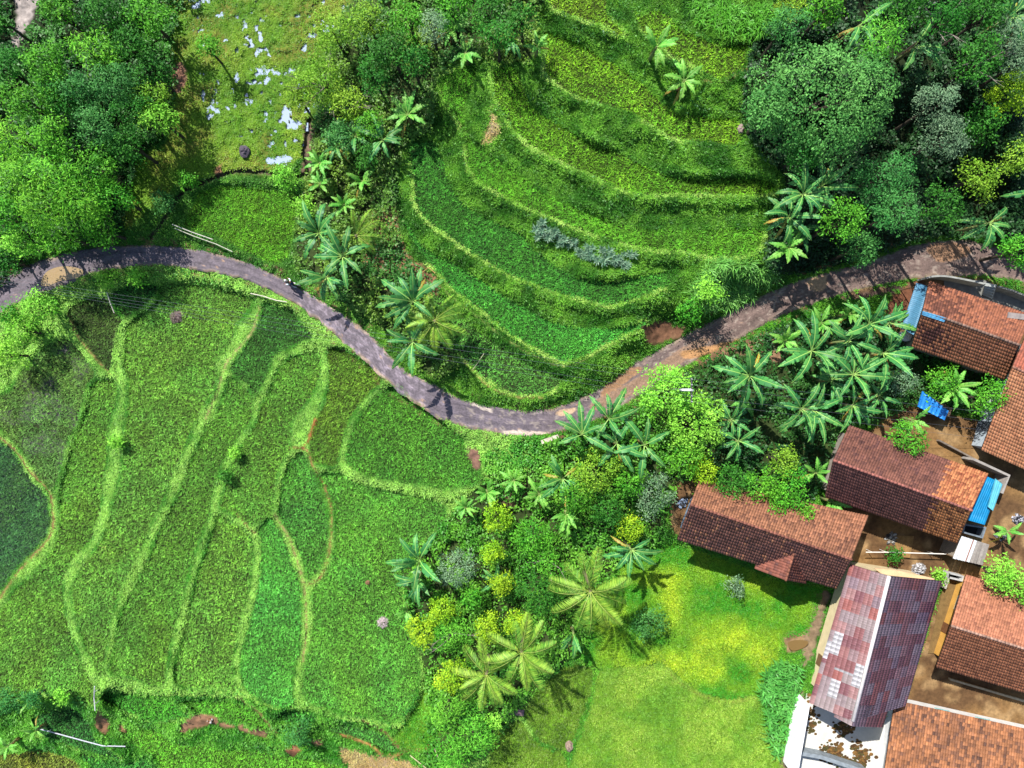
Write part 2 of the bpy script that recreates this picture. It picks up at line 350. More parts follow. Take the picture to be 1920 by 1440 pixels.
'U4': (3.7, (86, 144, 32), .22, .34, 25, 'fourth terrace above the road, shaded dark rice at its upper left end', [(825, 146), (847, 135), (867, 123), (893, 123), (891, 145), (880, 175), (873, 208), (876, 242), (893, 270), (927, 295), (955, 312), (978, 332), (1003, 352), (1036, 370), (1070, 384), (1104, 397), (1138, 411), (1172, 422), (1223, 429), (1280, 430), (1320, 429), (1412, 427), (1430, 438), (1422, 465), (1398, 478), (1340, 483), (1282, 470), (1223, 468), (1175, 458), (1127, 445), (1077, 425), (1044, 412), (1011, 398), (977, 385), (944, 365), (911, 348), (888, 330), (875, 298), (872, 260), (862, 233), (845, 207), (830, 183)]),
'U3': (4.7, (94, 148, 28), .29, .38, 30, 'fifth terrace above the road, yellow-green rice with clear rows', [(922, 130), (940, 125), (963, 125), (972, 137), (982, 165), (994, 193), (1014, 214), (1051, 235), (1085, 256), (1118, 270), (1153, 283), (1187, 300), (1221, 317), (1256, 331), (1280, 333), (1330, 335), (1380, 333), (1440, 339), (1456, 353), (1442, 363), (1380, 365), (1280, 363), (1223, 365), (1176, 358), (1143, 345), (1110, 328), (1070, 312), (1033, 292), (1001, 278), (974, 256), (954, 230), (938, 200), (927, 183), (923, 157)]),
'U2': (5.8, (104, 154, 28), .33, .40, 35, 'sixth terrace, golden green rice with the clearest planting rows', [(1020, 60), (1057, 70), (1103, 90), (1123, 106), (1155, 124), (1186, 145), (1209, 163), (1237, 190), (1255, 203), (1280, 216), (1345, 219), (1376, 225), (1388, 245), (1387, 266), (1370, 273), (1317, 265), (1282, 263), (1260, 258), (1226, 238), (1183, 213), (1135, 196), (1089, 183), (1062, 169), (1043, 154), (1023, 140), (1021, 113), (1026, 90)]),
'U1': (6.9, (106, 156, 30), .33, .40, 40, 'highest large terrace with golden rice above two banana plants', [(1193, 23), (1206, 30), (1225, 20), (1250, 28), (1280, 60), (1300, 64), (1330, 79), (1367, 86), (1400, 80), (1420, 80), (1400, 96), (1396, 122), (1377, 138), (1347, 151), (1322, 136), (1302, 125), (1282, 114), (1257, 104), (1234, 81), (1208, 61), (1194, 43)]),
'U1b': (6.7, (108, 150, 30), .33, .40, 50, 'small yellow-green terrace touching the top edge left of a grassy bank', [(1015, -40), (1130, -40), (1136, 20), (1147, 40), (1170, 63), (1180, 72), (1160, 65), (1133, 48), (1107, 42), (1067, 27), (1035, 12)]),
'U0': (7.8, (112, 152, 34), .33, .40, 40, 'narrow golden rice strip touching the top edge beside the dark trees', [(1440, 15), (1475, -10), (1480, -40), (1540, -40), (1520, 0), (1500, 25), (1475, 38), (1460, 27)]),
}
# meadow grass plots (not rice)
MEADOW = {
'V': (-1.2, [(1085, 1215), (1150, 1080), (1235, 1022), (1300, 1030), (1400, 1065), (1480, 1095), (1540, 1105), (1525, 1160), (1510, 1190), (1470, 1195), (1475, 1225), (1445, 1250), (1420, 1300), (1370, 1310), (1310, 1295), (1270, 1265), (1240, 1240), (1200, 1250), (1140, 1255)]),
'Wm': (-1.35, [(1128, 1256), (1200, 1248), (1240, 1240), (1270, 1264), (1310, 1294), (1370, 1309), (1420, 1302), (1430, 1345), (1445, 1400), (1465, 1500), (1080, 1500), (1075, 1425), (1100, 1350), (1115, 1300)]),
'Xm': (-1.6, [(985, 1330), (1050, 1255), (1105, 1250), (1110, 1280), (1090, 1345), (1065, 1400), (1030, 1395), (1000, 1370)]),
'Ym': (-1.9, [(935, 1370), (975, 1350), (1000, 1385), (1030, 1405), (1060, 1420), (1060, 1500), (915, 1500), (920, 1410)]),
'Zm': (-2.2, [(735, 1385), (765, 1345), (790, 1300), (800, 1270), (830, 1330), (815, 1390), (790, 1408), (760, 1405)]),
}
MARSH = [(325, -50), (640, -50), (630, 60), (600, 130), (590, 200), (575, 250), (560, 300), (505, 325), (440, 322), (400, 330), (330, 352), (260, 410), (235, 430), (240, 370), (255, 300), (310, 270), (330, 180), (325, 90)]
YARD = [[(1508, 1310), (1600, 1350), (1668, 1345), (1655, 1500), (1475, 1500)],
        [(1700, 760), (1750, 770), (1850, 790), (1960, 720), (1990, 760), (1990, 1320), (1920, 1370), (1760, 1340), (1695, 1320), (1740, 1180), (1770, 1090), (1680, 1075), (1620, 1065), (1590, 1050), (1610, 980), (1560, 940), (1540, 900), (1570, 870), (1640, 800)],
        [(1680, 560), (1700, 530), (1760, 512), (1850, 525), (1990, 590), (1990, 720), (1900, 720), (1700, 640), (1672, 610)],
        [(1255, 950), (1275, 905), (1310, 900), (1290, 960), (1275, 1010), (1260, 990)]]
FOREST_L = [(-60, -60), (330, -60), (322, 60), (330, 150), (310, 230), (290, 270), (260, 290), (240, 380), (225, 440), (190, 455), (120, 465), (60, 480), (-60, 560)]
FOREST_M = [(620, -60), (1010, -60), (1010, 30), (1000, 110), (935, 118), (900, 108), (860, 112), (820, 140), (815, 190), (805, 245), (770, 262), (750, 300), (745, 385), (760, 470), (790, 520), (840, 590), (860, 660), (840, 700), (800, 700), (745, 640), (680, 590), (610, 545), (555, 500), (560, 400), (575, 330), (585, 260), (600, 150)]
FOREST_R = [(1400, 130), (1430, 60), (1490, 40), (1540, -60), (1990, -60), (1990, 500), (1900, 455), (1790, 440), (1700, 452), (1620, 482), (1500, 515), (1440, 500), (1440, 420), (1470, 340), (1420, 280), (1390, 200)]
FOREST_C = [(850, 960), (905, 905), (990, 880), (1020, 830), (1100, 805), (1190, 770), (1280, 700), (1370, 650), (1500, 600), (1600, 590), (1690, 600), (1720, 650), (1850, 690), (1880, 720), (1840, 780), (1760, 760), (1640, 795), (1580, 800), (1545, 890), (1480, 980), (1300, 920), (1255, 960), (1230, 1020), (1160, 1050), (1110, 1180), (1050, 1250), (980, 1320), (900, 1420), (800, 1420), (800, 1320), (790, 1230), (765, 1140), (755, 1080), (790, 1020)]
SOIL = [  # bare earth patches: outline, colour
 ([(668, 440), (700, 395), (735, 385), (752, 425), (765, 470), (800, 500), (830, 540), (800, 560), (745, 530), (720, 545), (695, 520), (675, 480)], (158, 104, 50)),
 ([(325, 120), (345, 112), (352, 140), (345, 170), (325, 180)], (150, 92, 60)),
 ([(398, 305), (412, 300), (416, 330), (404, 332)], (165, 100, 50)),
 ([(568, 235), (590, 232), (588, 300), (575, 335), (562, 325), (570, 280)], (130, 95, 65)),
 ([(920, 193), (930, 212), (938, 240), (928, 262), (908, 268), (902, 252), (918, 232)], (170, 140, 90)),
 ([(323, 585), (340, 580), (342, 600), (330, 610), (322, 600)], (150, 120, 105)),
 ([(875, 838), (895, 840), (902, 870), (895, 885), (880, 865)], (150, 95, 70)),
 ([(1205, 610), (1240, 600), (1275, 612), (1290, 630), (1250, 640), (1215, 650)], (135, 80, 45)),
 ([(172, 1330), (195, 1335), (212, 1360), (200, 1378), (180, 1365)], (175, 110, 60)),
 ([(207, 1325), (220, 1340), (238, 1370), (228, 1378), (215, 1355)], (170, 100, 55)),
 ([(360, 1340), (400, 1342), (450, 1358), (510, 1372), (505, 1385), (440, 1368), (385, 1362), (345, 1378), (335, 1366)], (175, 112, 65)),
 ([(535, 1400), (565, 1395), (560, 1415), (540, 1418)], (165, 85, 45)),
 ([(580, 1388), (620, 1385), (600, 1398), (580, 1398)], (180, 110, 60)),
 ([(640, 1400), (690, 1410), (760, 1425), (790, 1440), (790, 1480), (700, 1480), (640, 1425)], (165, 130, 75)),
 ([(1465, 1190), (1510, 1180), (1530, 1185), (1525, 1205), (1480, 1225), (1460, 1215)], (150, 110, 60)),
 ([(1535, 1105), (1558, 1108), (1545, 1160), (1525, 1230), (1510, 1250), (1505, 1330), (1490, 1420), (1475, 1460), (1462, 1440), (1480, 1360), (1500, 1270), (1508, 1190), (1520, 1150)], (140, 110, 72)),
 ([(1375, 640), (1440, 635), (1490, 650), (1470, 680), (1380, 665), (1300, 685), (1290, 672)], (160, 110, 65)),
 ([(940, 900), (985, 905), (990, 940), (950, 950), (930, 930)], (110, 75, 45)),
 ([(1680, 545), (1740, 515), (1735, 545), (1700, 610), (1665, 610), (1660, 580)], (140, 72, 36)),
 ([(30, -30), (78, -30), (66, 20), (48, 60), (30, 95), (20, 88), (30, 40)], (168, 150, 140)),
 ([(1560, 540), (1640, 535), (1720, 530), (1700, 545), (1620, 560), (1570, 562)], (95, 66, 52)),
]
PATHS = [  # thin earth paths on the bunds: line, width, colour
 ([(0, 820), (30, 845), (58, 885), (90, 918), (98, 945), (100, 985), (88, 1015), (55, 1050), (25, 1085), (-5, 1130)], 5, (150, 118, 75)),
 ([(128, 590), (140, 620), (165, 655), (195, 690), (212, 705)], 4, (165, 140, 85)),
 ([(487, 575), (476, 615), (460, 640), (425, 680), (408, 735), (385, 785)], 4, (180, 165, 110)),
 ([(592, 785), (580, 820), (568, 840)], 6, (175, 115, 65)),
 ([(543, 838), (575, 843), (585, 870), (605, 905), (620, 950), (621, 995), (615, 1045), (600, 1082), (575, 1097)], 4, (170, 125, 80)),
 ([(515, 965), (540, 1005), (555, 1045), (568, 1090), (573, 1130), (574, 1180), (568, 1240)], 5, (165, 150, 95)),
 ([(445, 965), (463, 985), (478, 1000)], 4, (160, 135, 85)),
 ([(440, 1305), (480, 1330), (510, 1365), (525, 1385)], 4, (150, 120, 75)),
 ([(680, 1350), (725, 1375), (752, 1405), (790, 1405), (805, 1395)], 5, (165, 130, 80)),
 ([(640, 1378), (690, 1395), (725, 1420), (755, 1412)], 5, (175, 125, 75)),
 ([(870, 680), (905, 715), (940, 738), (975, 745), (1020, 745)], 4, (185, 170, 95)),
 ([(800, 510), (850, 560), (905, 600), (940, 630), (1000, 665), (1060, 687), (1130, 655), (1200, 622)], 3, (170, 180, 100)),
 ([(1320, 150), (1348, 156), (1385, 140), (1400, 126)], 4, (175, 160, 95)),
 ([(1245, 1240), (1262, 1268), (1300, 1297), (1360, 1316), (1415, 1310)], 5, (130, 130, 60)),
]
MUD = [  # churned pale patches on the road: outline, colour
 ([(880, 755), (900, 757), (925, 770), (920, 772), (895, 765)], (205, 190, 175)),
 ([(945, 808), (1020, 810), (1025, 816), (960, 818)], (210, 190, 175)),
 ([(1045, 772), (1075, 765), (1078, 772), (1050, 780)], (190, 160, 130)),
 ([(1110, 755), (1200, 705), (1300, 640), (1330, 640), (1230, 715), (1130, 765)], (142, 114, 94)),
 ([(1280, 660), (1370, 640), (1440, 620), (1400, 650), (1300, 672)], (175, 130, 85)),
 ([(1515, 525), (1550, 518), (1545, 542), (1525, 545)], (185, 150, 115)),
 ([(1130, 725), (1180, 690), (1200, 695), (1140, 740)], (150, 114, 84)),
 ([(1740, 460), (1800, 455), (1820, 475), (1760, 490)], (150, 115, 88)),
]
# ------------------------------------------------------------------ terrain heights
road_poly = np.vstack([catmull(ROAD_U, False, 8), catmull(ROAD_L, False, 8)[::-1]])
m_road = mask_poly(road_poly, smooth=False)
FID = np.full((NY, NX), -1, np.int16)
FK = list(FIELDS)
for i, k in enumerate(FK): FID[mask_poly(FIELDS[k][6])] = i
m_field = FID >= 0
MID = np.full((NY, NX), -1, np.int16)
MK = list(MEADOW)
for i, k in enumerate(MK): MID[mask_poly(MEADOW[k][1]) & ~m_field] = i
m_yard = np.zeros((NY, NX), bool)
for p in YARD: m_yard |= mask_poly(p, False)
m_yard &= ~m_road
m_marsh = mask_poly(MARSH)
m_fl, m_fm, m_fr, m_fc = (mask_poly(p) & ~m_field & ~m_road for p in (FOREST_L, FOREST_M, FOREST_R, FOREST_C))
m_fc &= ~m_yard; m_fm &= ~m_marsh
vals = np.zeros((NY, NX), np.float64); wts = np.zeros((NY, NX), np.float64)
def fix(m, z, w=1.0): vals[m] = z; wts[m] = w
fix(m_marsh, 0.9)
fix(mask_poly([(-60, -60), (200, -60), (150, 200), (60, 380), (-60, 420)]), 2.2)
fix(m_yard, 0.0)
fix(mask_poly([(1300, 930), (1560, 1000), (1540, 1060), (1290, 1000)]), -0.6)
fix(mask_poly([(1700, 20), (1960, 0), (1960, 200), (1750, 150)]), 5.0)
fix(mask_poly([(1540, 300), (1640, 280), (1660, 380), (1560, 400)]), 2.6)
fix(mask_poly([(640, 30), (900, 10), (880, 80), (680, 100)]), 3.2)
fix(mask_poly([(580, 400), (650, 380), (660, 500), (600, 510)]), 0.3)
fix(mask_poly([(930, 1000), (1000, 960), (1010, 1200), (880, 1200)]), -1.5)
fix(mask_poly([(1000, 880), (1200, 850), (1200, 950), (1050, 960)]), -0.8)
for i, k in enumerate(MK): fix(MID == i, MEADOW[k][0])
for i, k in enumerate(FK): fix(FID == i, FIELDS[k][0])
fix(mask_poly([(1500, 1325), (1600, 1365), (1655, 1365), (1640, 1500), (1480, 1500)], False), 0.0)
fix(m_road, 0.0)

def pushpull(v, w):
    if min(v.shape) <= 2: return v / np.maximum(w, 1e-9) if False else np.where(w > 0, v, (v * w).sum() / max(w.sum(), 1e-9))
    h, wd = v.shape
    vp = np.pad(v * w, ((0, h % 2), (0, wd % 2))); wp = np.pad(w, ((0, h % 2), (0, wd % 2)))
    f = lambda a: a[::2, ::2] + a[1::2, ::2] + a[::2, 1::2] + a[1::2, 1::2]
    ws = f(wp); vs = np.where(ws > 0, f(vp) / np.maximum(ws, 1e-9), 0)
    lo = pushpull(vs, np.minimum(ws, 1))
    up = np.repeat(np.repeat(lo, 2, 0), 2, 1)[:h, :wd]
    return np.where(w > 0, v, up)
Z = pushpull(vals, wts)
free = wts == 0
for it in range(140):
    A = np.pad(Z, 1, mode='edge')
    Z = np.where(free, (A[:-2, 1:-1] + A[2:, 1:-1] + A[1:-1, :-2] + A[1:-1, 2:]) / 4, Z)
n_big, n_mid, n_fine = fbm(90, 1), fbm(28, 2), fbm(9, 3)
# a terrace bank keeps its height to near the foot and then drops steeply
def extreme(a, r, f):
    for ax in (0, 1):
        p = np.pad(a, [(r, r) if i == ax else (0, 0) for i in (0, 1)], mode='edge')
        a = f(np.lib.stride_tricks.sliding_window_view(p, 2 * r + 1, axis=ax), axis=-1)
    return a
zlo, zhi = extreme(Z, 11, np.min), extreme(Z, 11, np.max)
tb = (Z - zlo) / np.maximum(zhi - zlo, .05)
bank_w = np.clip((blur(m_field, 14) - .12) * 6, 0, 1) * free
Z = Z + bank_w * ((zlo + (zhi - zlo) * np.clip(tb * 2.3, 0, 1) ** 1.1) - Z)
# a rice plot is level; its bund stands a hand's breadth proud of it
near = blur(m_field, 4)
lip = np.where(~m_field & ~m_road, np.clip(near * 2, 0, 1) * 0.16, 0)
Z = Z + blur(lip, 1)
Z = np.where(m_field, Z, 0.5 * Z + 0.5 * blur(Z, 2))
Z = Z + np.where(m_field | m_road | m_yard, 0, (n_mid - .5) * 0.35 + (n_fine - .5) * 0.22)
Z = Z + np.where(m_yard, (n_mid - .5) * 0.08, 0) + np.where(m_field, (n_fine - .5) * 0.05, 0)
pool_n = fbm(60, 11) * 0.42 + fbm(9, 12, 2) * 0.58
m_pool = m_marsh & (pool_n > 0.628) & mask_poly([(380, -50), (640, -50), (600, 150), (560, 270), (480, 270), (400, 240), (375, 150)])
m_pool |= mask_poly([(502, 296), (545, 294), (542, 303), (506, 308)])
Z = np.where(m_pool, 0.72, Z)
m_stream = mask_line([(580, 225), (574, 262), (570, 290), (578, 315), (565, 330), (500, 324), (440, 322), (400, 335), (345, 360), (325, 385), (300, 425), (280, 445)], [9, 7]) & ~m_field
Z = np.where(m_stream, Z - 0.35, Z)
m_under = blur(m_road, 2) > 0.35
Z = np.where(m_road, Z - 0.10, Z)

# ------------------------------------------------------------------ ground albedo (what the soil and short turf are coloured, with shade darkened in under the rice)
GC = np.zeros((NY, NX, 3), np.float32)
def desat(c, f=.3): c = np.array(c, float); return c * (1 - f) + c.mean() * f
def paint(m, c, soft=0, k=1.0):
    w = (blur(m, soft) if soft else m.astype(np.float32))[..., None]
    GC[:] = GC * (1 - w) + lin(c, k).astype(np.float32) * w
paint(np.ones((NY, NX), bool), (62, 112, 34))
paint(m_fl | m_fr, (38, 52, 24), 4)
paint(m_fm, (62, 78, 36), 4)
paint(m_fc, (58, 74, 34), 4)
paint(m_marsh, (98, 140, 36), 5)
paint(m_marsh & (fbm(40, 21) > 0.56), (120, 124, 50), 4)
for i, k in enumerate(MK): paint(MID == i, (104, 150, 34), 3)
for i, k in enumerate(FK):
    c = np.array(FIELDS[k][1])
    paint(FID == i, c * (0.44, 0.44, 0.46) + (8, 2, 4))  # wet mud, darkened as well for the shade between the rice plants
paint((FID == FK.index('A')) & (fbm(30, 5) > 0.52), (92, 90, 88), 2)
paint((FID == FK.index('F')), (44, 54, 58), 1)
paint(m_yard, (146, 112, 70), 2)
paint(m_yard & (fbm(70, 31) > 0.52), (110, 82, 54), 5)
paint(m_yard & (fbm(24, 32) > 0.6), (168, 136, 94), 2)
for l, w, c in PATHS: paint(mask_line(l, w) & ~m_road, c, 1)
m_soil = np.zeros((NY, NX), bool)
for p, c in SOIL:
    m = mask_poly(p) & ~m_road
    m = m & (blur(m, 6) + (n_fine - .5) * 0.9 > 0.5)
    m_soil |= m; paint(m, desat(c, .4), 1, 1.25)
m_bed = mask_poly(SOIL[0][0])
sh = (blur(m_road, 7) > 0.03) & ~m_road & (n_fine > 0.58)
paint(sh, (128, 100, 72), 1)
paint(m_pool | m_stream, (92, 84, 66), 1)
GC *= (0.82 + 0.36 * n_fine + 0.2 * (n_mid - .5))[..., None]

# build the sheet: the photographed part at 10 cm, the rest running out to the horizon
ext = np.cumsum(np.array([3, 6, 12, 25, 50, 100, 200, 400, 800, 1600, 3200, 6400, 12800])) * 1.0
xs = np.concatenate([X0 - ext[::-1], np.arange(NX) * ST + X0, X1 + ext])
ys = np.concatenate([Y0 - ext[::-1], np.arange(NY) * ST + Y0, Y1 + ext])
ii = np.clip((xs - X0) / ST, 0, NX - 1).astype(int); jj = np.clip((ys - Y0) / ST, 0, NY - 1).astype(int)
PX, PY = np.meshgrid(xs, ys)
ZZ = Z[np.ix_(jj, ii)]; CC = GC[np.ix_(jj, ii)]
V = W(PX, PY, ZZ).reshape(-1, 3)
nx, ny = len(xs), len(ys)
a = (np.arange(ny - 1)[:, None] * nx + np.arange(nx - 1)[None, :]).ravel()
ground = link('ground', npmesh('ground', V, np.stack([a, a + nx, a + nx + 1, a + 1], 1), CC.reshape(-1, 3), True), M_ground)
tag(ground, 'terraced valley ground of turf, bare earth and muddy yards', 'ground', kind='structure')

def ground_at(X, Y):
    """terrain height under a world point"""
    z = 0.0
    for _ in range(3):
        k = S * (H - z) / H
        z = float(samp(Z, X / k + 960, 720 - Y / k))
    return z
def on_ground(px, py):
    z = float(samp(Z, px, py))
    return WV(px, py, z)

# ------------------------------------------------------------------ road, puddle, water
U, Lr = catmull(ROAD_U, False, 14), catmull(ROAD_L, False, 14)
def even(P, n):
    d = np.concatenate([[0], np.cumsum(np.linalg.norm(np.diff(P, axis=0), axis=1))]); q = np.linspace(0, d[-1], n)
    return np.stack([np.interp(q, d, P[:, 0]), np.interp(q, d, P[:, 1])], 1)
U, Lr = even(U, 520), even(Lr, 520)
nv, nu = len(U), 36
t = np.linspace(-0.04, 1.04, nu)[None, :, None]
jit = np.random.default_rng(5).normal(0, 1.0, (nv, 2, 2)); jit = (jit + np.roll(jit, 1, 0) + np.roll(jit, 2, 0)) / 1.6
P = (U + jit[:, 0])[:, None, :] * (1 - t) + (Lr + jit[:, 1])[:, None, :] * t
px, py = P[..., 0], P[..., 1]
tt = np.broadcast_to(t[..., 0], px.shape)
nf, nm = samp(n_fine, px, py), samp(n_mid, px, py)
asphalt, brown = lin((112, 102, 110)), lin((120, 98, 86))
wb = np.clip((px - 980) / 320, 0, 1)[..., None] * 0.8
rc = asphalt * (1 - wb) + brown * wb
track = np.exp(-((tt - 0.30) / 0.09) ** 2) + np.exp(-((tt - 0.70) / 0.09) ** 2)
gravel = samp(fbm(6, 41, 2), px, py)
streak = np.interp(tt * 60 + nm * 5, np.arange(-40, 120), np.random.default_rng(4).uniform(.78, 1.2, 160))
rc = rc * streak[..., None] * (0.82 + 0.35 * nm + 0.9 * (nf - .5) * 0.7)[..., None] * (1 - 0.22 * track)[..., None]
edge = np.clip((np.abs(tt - 0.5) - 0.34) / 0.12, 0, 1) * (nf + .3 * nm > 0.60)
rc = rc * (1 - edge[..., None]) + lin((136, 118, 102)) * edge[..., None]
gm = ((px > 560) & (px < 800) & (gravel > 0.55))[..., None]
rc = np.where(gm, rc * 1.75, rc)
rc = np.where(((gravel > 0.68) & (px > 850))[..., None], rc * 0.6 + lin((190, 175, 160)) * 0.35, rc)
for p, c in MUD:
    m = samp(blur(mask_poly(p), 1) + (n_fine - .5) * 0.9, px, py)
    w = np.clip((m - 0.3) * 3, 0, 1)[..., None]
    rc = rc * (1 - w) + lin(c) * w
rz = 0.02 - 0.03 * track + 0.05 * (nf - .5) - 0.08 * np.clip((np.abs(tt - .5) - .46) / .08, 0, 1)
V = W(px, py, rz).reshape(-1, 3)
a = (np.arange(nv - 1)[:, None] * nu + np.arange(nu - 1)[None, :]).ravel()
road = link('road', npmesh('road', V, np.stack([a, a + nu, a + nu + 1, a + 1], 1), rc.reshape(-1, 3), True), M_road)
tag(road, 'winding worn asphalt village road with mud and gravel', 'road', kind='structure')

def sheet(name, pts, z, col, mat, label, cat, kind='structure', smooth=True):
    P = catmull(pts) if smooth else np.asarray(pts, float)
    V = W(P[:, 0], P[:, 1], z)
    o = MB().add(V, [tuple(range(len(P)))[::-1]], lin(col)).build(name, mat)
    if o.data.polygons[0].normal.z < 0: o.data.flip_normals()
    return tag(o, label, cat, kind=kind)
sheet('puddle', [(77, 533), (85, 512), (107, 501), (133, 500), (157, 508), (145, 521), (113, 527), (90, 536)], 0.055, (150, 128, 96), M_water, 'muddy ochre puddle on the asphalt road', 'puddle')
jp, ip = np.nonzero(blur(m_marsh, 2)[::2, ::2] > 0.5)
w_pts = W(ip * 4 + X0, jp * 4 + Y0, 0.80)
q = 0.0987
wv = (w_pts[:, None, :] + np.array([(-q, -q, 0), (q, -q, 0), (q, q, 0), (-q, q, 0)])).reshape(-1, 3)
keep = samp(blur(m_pool, 3), ip * 4 + X0, jp * 4 + Y0) > 0.02
wv = wv.reshape(-1, 4, 3)[keep].reshape(-1, 3)
tag(link('marsh_water', npmesh('marsh_water', wv, np.arange(len(wv)).reshape(-1, 4), np.tile(lin((150, 165, 190)), (len(wv), 1))), M_water), 'shallow sky-reflecting water between the marsh grass', 'water', kind='structure')  # pale blue base colour has the reflected sky painted in
# ------------------------------------------------------------------ grass, rice and ground cover: every blade is a kite-shaped leaf
def kites(base, t, s, L, w, droop):
    L, w = np.asarray(L)[:, None], np.asarray(w)[:, None]
    mid = base + t * L * 0.5
    tip = base + t * L; tip[:, 2] -= droop * L[:, 0]
    n = len(base)
    V = np.stack([base, mid + s * w / 2, tip, mid - s * w / 2], 1).reshape(-1, 3)
    return V, np.arange(4 * n).reshape(-1, 4)

def tuft_mesh(name, px, py, z, nb, L, w, tilt, col, r, droop=0.25, spread=0.05):
    """nb blades on each tuft at photo pixel (px,py) on height z"""
    n = len(px)
    B = np.repeat(W(px, py, z), nb, 0); N = n * nb
    B[:, :2] += r.normal(0, spread, (N, 2))
    az = r.uniform(0, 2 * np.pi, N); ti = np.clip(r.normal(tilt, 0.25, N), 0.05, 1.5)
    t = np.stack([np.cos(az) * np.sin(ti), np.sin(az) * np.sin(ti), np.cos(ti)], 1)
    s = np.stack([-np.sin(az), np.cos(az), np.zeros(N)], 1)
    Lr_ = np.repeat(np.broadcast_to(L, n), nb) * r.uniform(0.65, 1.3, N)
    V, F = kites(B, t, s, Lr_, np.broadcast_to(w, N) * r.uniform(.7, 1.3, N), droop)
    c = np.repeat(np.broadcast_to(col, (n, 3)), nb, 0) * r.uniform(0.72, 1.28, (N, 1)) * (1 + r.normal(0, .05, (N, 3)))
    return npmesh(name, V, F, np.repeat(np.clip(c, 0, 1), 4, 0))

def grid_points(m, sp, ang, jitter, r):
    """planting grid in photo pixels inside mask m"""
    j, i = np.nonzero(m); x0, x1, y0, y1 = i.min() * ST + X0, i.max() * ST + X0, j.min() * ST + Y0, j.max() * ST + Y0
    cx, cy, R = (x0 + x1) / 2, (y0 + y1) / 2, math.hypot(x1 - x0, y1 - y0) / 2 + 6
    d = sp / S
    g = np.arange(-R, R, d)
    a, b = np.meshgrid(g, g)
    wob = 2.2 * np.sin(a / 37.0 + b / 61.0) + 1.5 * np.sin(b / 29.0)
    a = a + wob; 
    an = math.radians(ang)
    x = (cx + a * math.cos(an) - b * math.sin(an)).ravel() + r.normal(0, jitter * d, a.size)
    y = (cy + a * math.sin(an) + b * math.cos(an)).ravel() + r.normal(0, jitter * d, a.size)
    k = (x >= x0 - 1) & (x <= x1 + 1) & (y >= y0 - 1) & (y <= y1 + 1)
    x, y = x[k], y[k]
    k = samp(m, x, y)
    return x[k], y[k]

K_CROP = 1.38
def soften(c, f): c = np.array(c, float); return c * (1 - f) + c.mean() * f
for i, k in enumerate(FK):
    z0, srgb, sp, bl, ang, label, _ = FIELDS[k]
    r = np.random.default_rng(100 + i)
    m = (FID == i)
    x, y = grid_points(m, sp * .92, ang, 0.11 if z0 > 4 else 0.2, r)
    keep = ~samp(m_soil, x, y)
    if k == 'A': keep &= samp(fbm(26, 6), x, y) < 0.76
    if k == 'U7': keep &= r.random(len(x)) < 0.9
    x, y = x[keep], y[keep]
    patch = samp(fbm(46, 50 + i), x, y)[:, None]; fine = samp(fbm(12, 90 + i), x, y)[:, None]
    c = lin(soften(srgb, .10), 1.95 if z0 > .5 else 1.78)[None, :] * (0.70 + 0.6 * patch) * (0.8 + 0.4 * fine)
    tint = np.clip((samp(fbm(60, 150 + i), x, y) - .5) * 3, -1, 1)[:, None]
    c = c * (1 + tint * np.array([0.16, 0.03, -0.1])) * np.exp(r.normal(0, .28, (len(x), 1)))
    me = tuft_mesh('rice_crop', x, y, samp(Z, x, y), 14, bl * .78 * (0.85 + 0.35 * patch[:, 0]), 0.030, 0.58, c, r, 0.22, 0.045)
    tag(link('rice_crop', me, M_crop), label, 'rice plot', kind='stuff')

def scatter(m, per_m2, r):
    """random photo pixels in mask, about per_m2 to the square metre"""
    j, i = np.nonzero(m)
    n = int(len(i) * (ST * S) ** 2 * per_m2)
    q = r.integers(0, len(i), n)
    return i[q] * ST + X0 + r.uniform(-ST / 2, ST / 2, n), j[q] * ST + Y0 + r.uniform(-ST / 2, ST / 2, n)

def grass(name, m, per, L, w, tilt, cols, label, seed, nb=5, cell=26, cat='grass', droop=0.3, tmap=None):
    r = np.random.default_rng(seed)
    x, y = scatter(m, per, r)
    p = samp(fbm(cell, seed), x, y)[:, None]; q = samp(fbm(cell / 3, seed + 1), x, y)[:, None]
    t = np.clip((p - .5) * 3.2 + .5, 0, 1)
    if tmap is not None: t = np.clip(tmap(x, y)[:, None] + (p - .5) * 2.2, 0, 1)
    c = lin(cols[0]) * (1 - t) + lin(cols[1]) * t
    c = c * (0.75 + 0.5 * q)
    me = tuft_mesh(name, x, y, samp(Z, x, y) - 0.02, nb, L * (0.6 + 0.8 * q[:, 0]), w, tilt, c, r, droop, 0.07)
    return tag(link(name, me, M_grass), label, cat, kind='stuff')

m_busy = m_field | m_road | m_yard | m_soil | m_stream | (MID >= 0)
for l, w, c in PATHS: m_busy |= mask_line(l, w * 0.8)
m_forest = m_fl | m_fm | m_fr | m_fc
below = GY > np.interp(GX[0], [-60, 0, 200, 400, 640, 800, 960, 1080, 1200, 1400, 1600, 1980], [600, 560, 480, 490, 610, 740, 790, 780, 710, 600, 520, 500])[None, :]
m_turf = ~m_busy & ~m_forest & ~m_marsh
m_upper = m_turf & ~below
m_lower = m_turf & below
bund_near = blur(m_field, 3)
crest = (blur(m_field, 3) > 0.08) & m_upper & (tb > .66) & (zhi - zlo > .22)
grass('terrace_bank_grass', m_upper & ~crest & (GX > 700), 60, 0.34, 0.042, 0.6, ((58, 118, 30), (120, 180, 58)), 'tall tufted grass covering the steep terrace banks', 301, 6, 30)
grass('terrace_edge_grass', crest & (GX > 700), 110, 0.20, 0.045, 0.8, ((134, 190, 64), (176, 214, 100)), 'pale short grass along the lips of the terraces', 303, 5, 30)
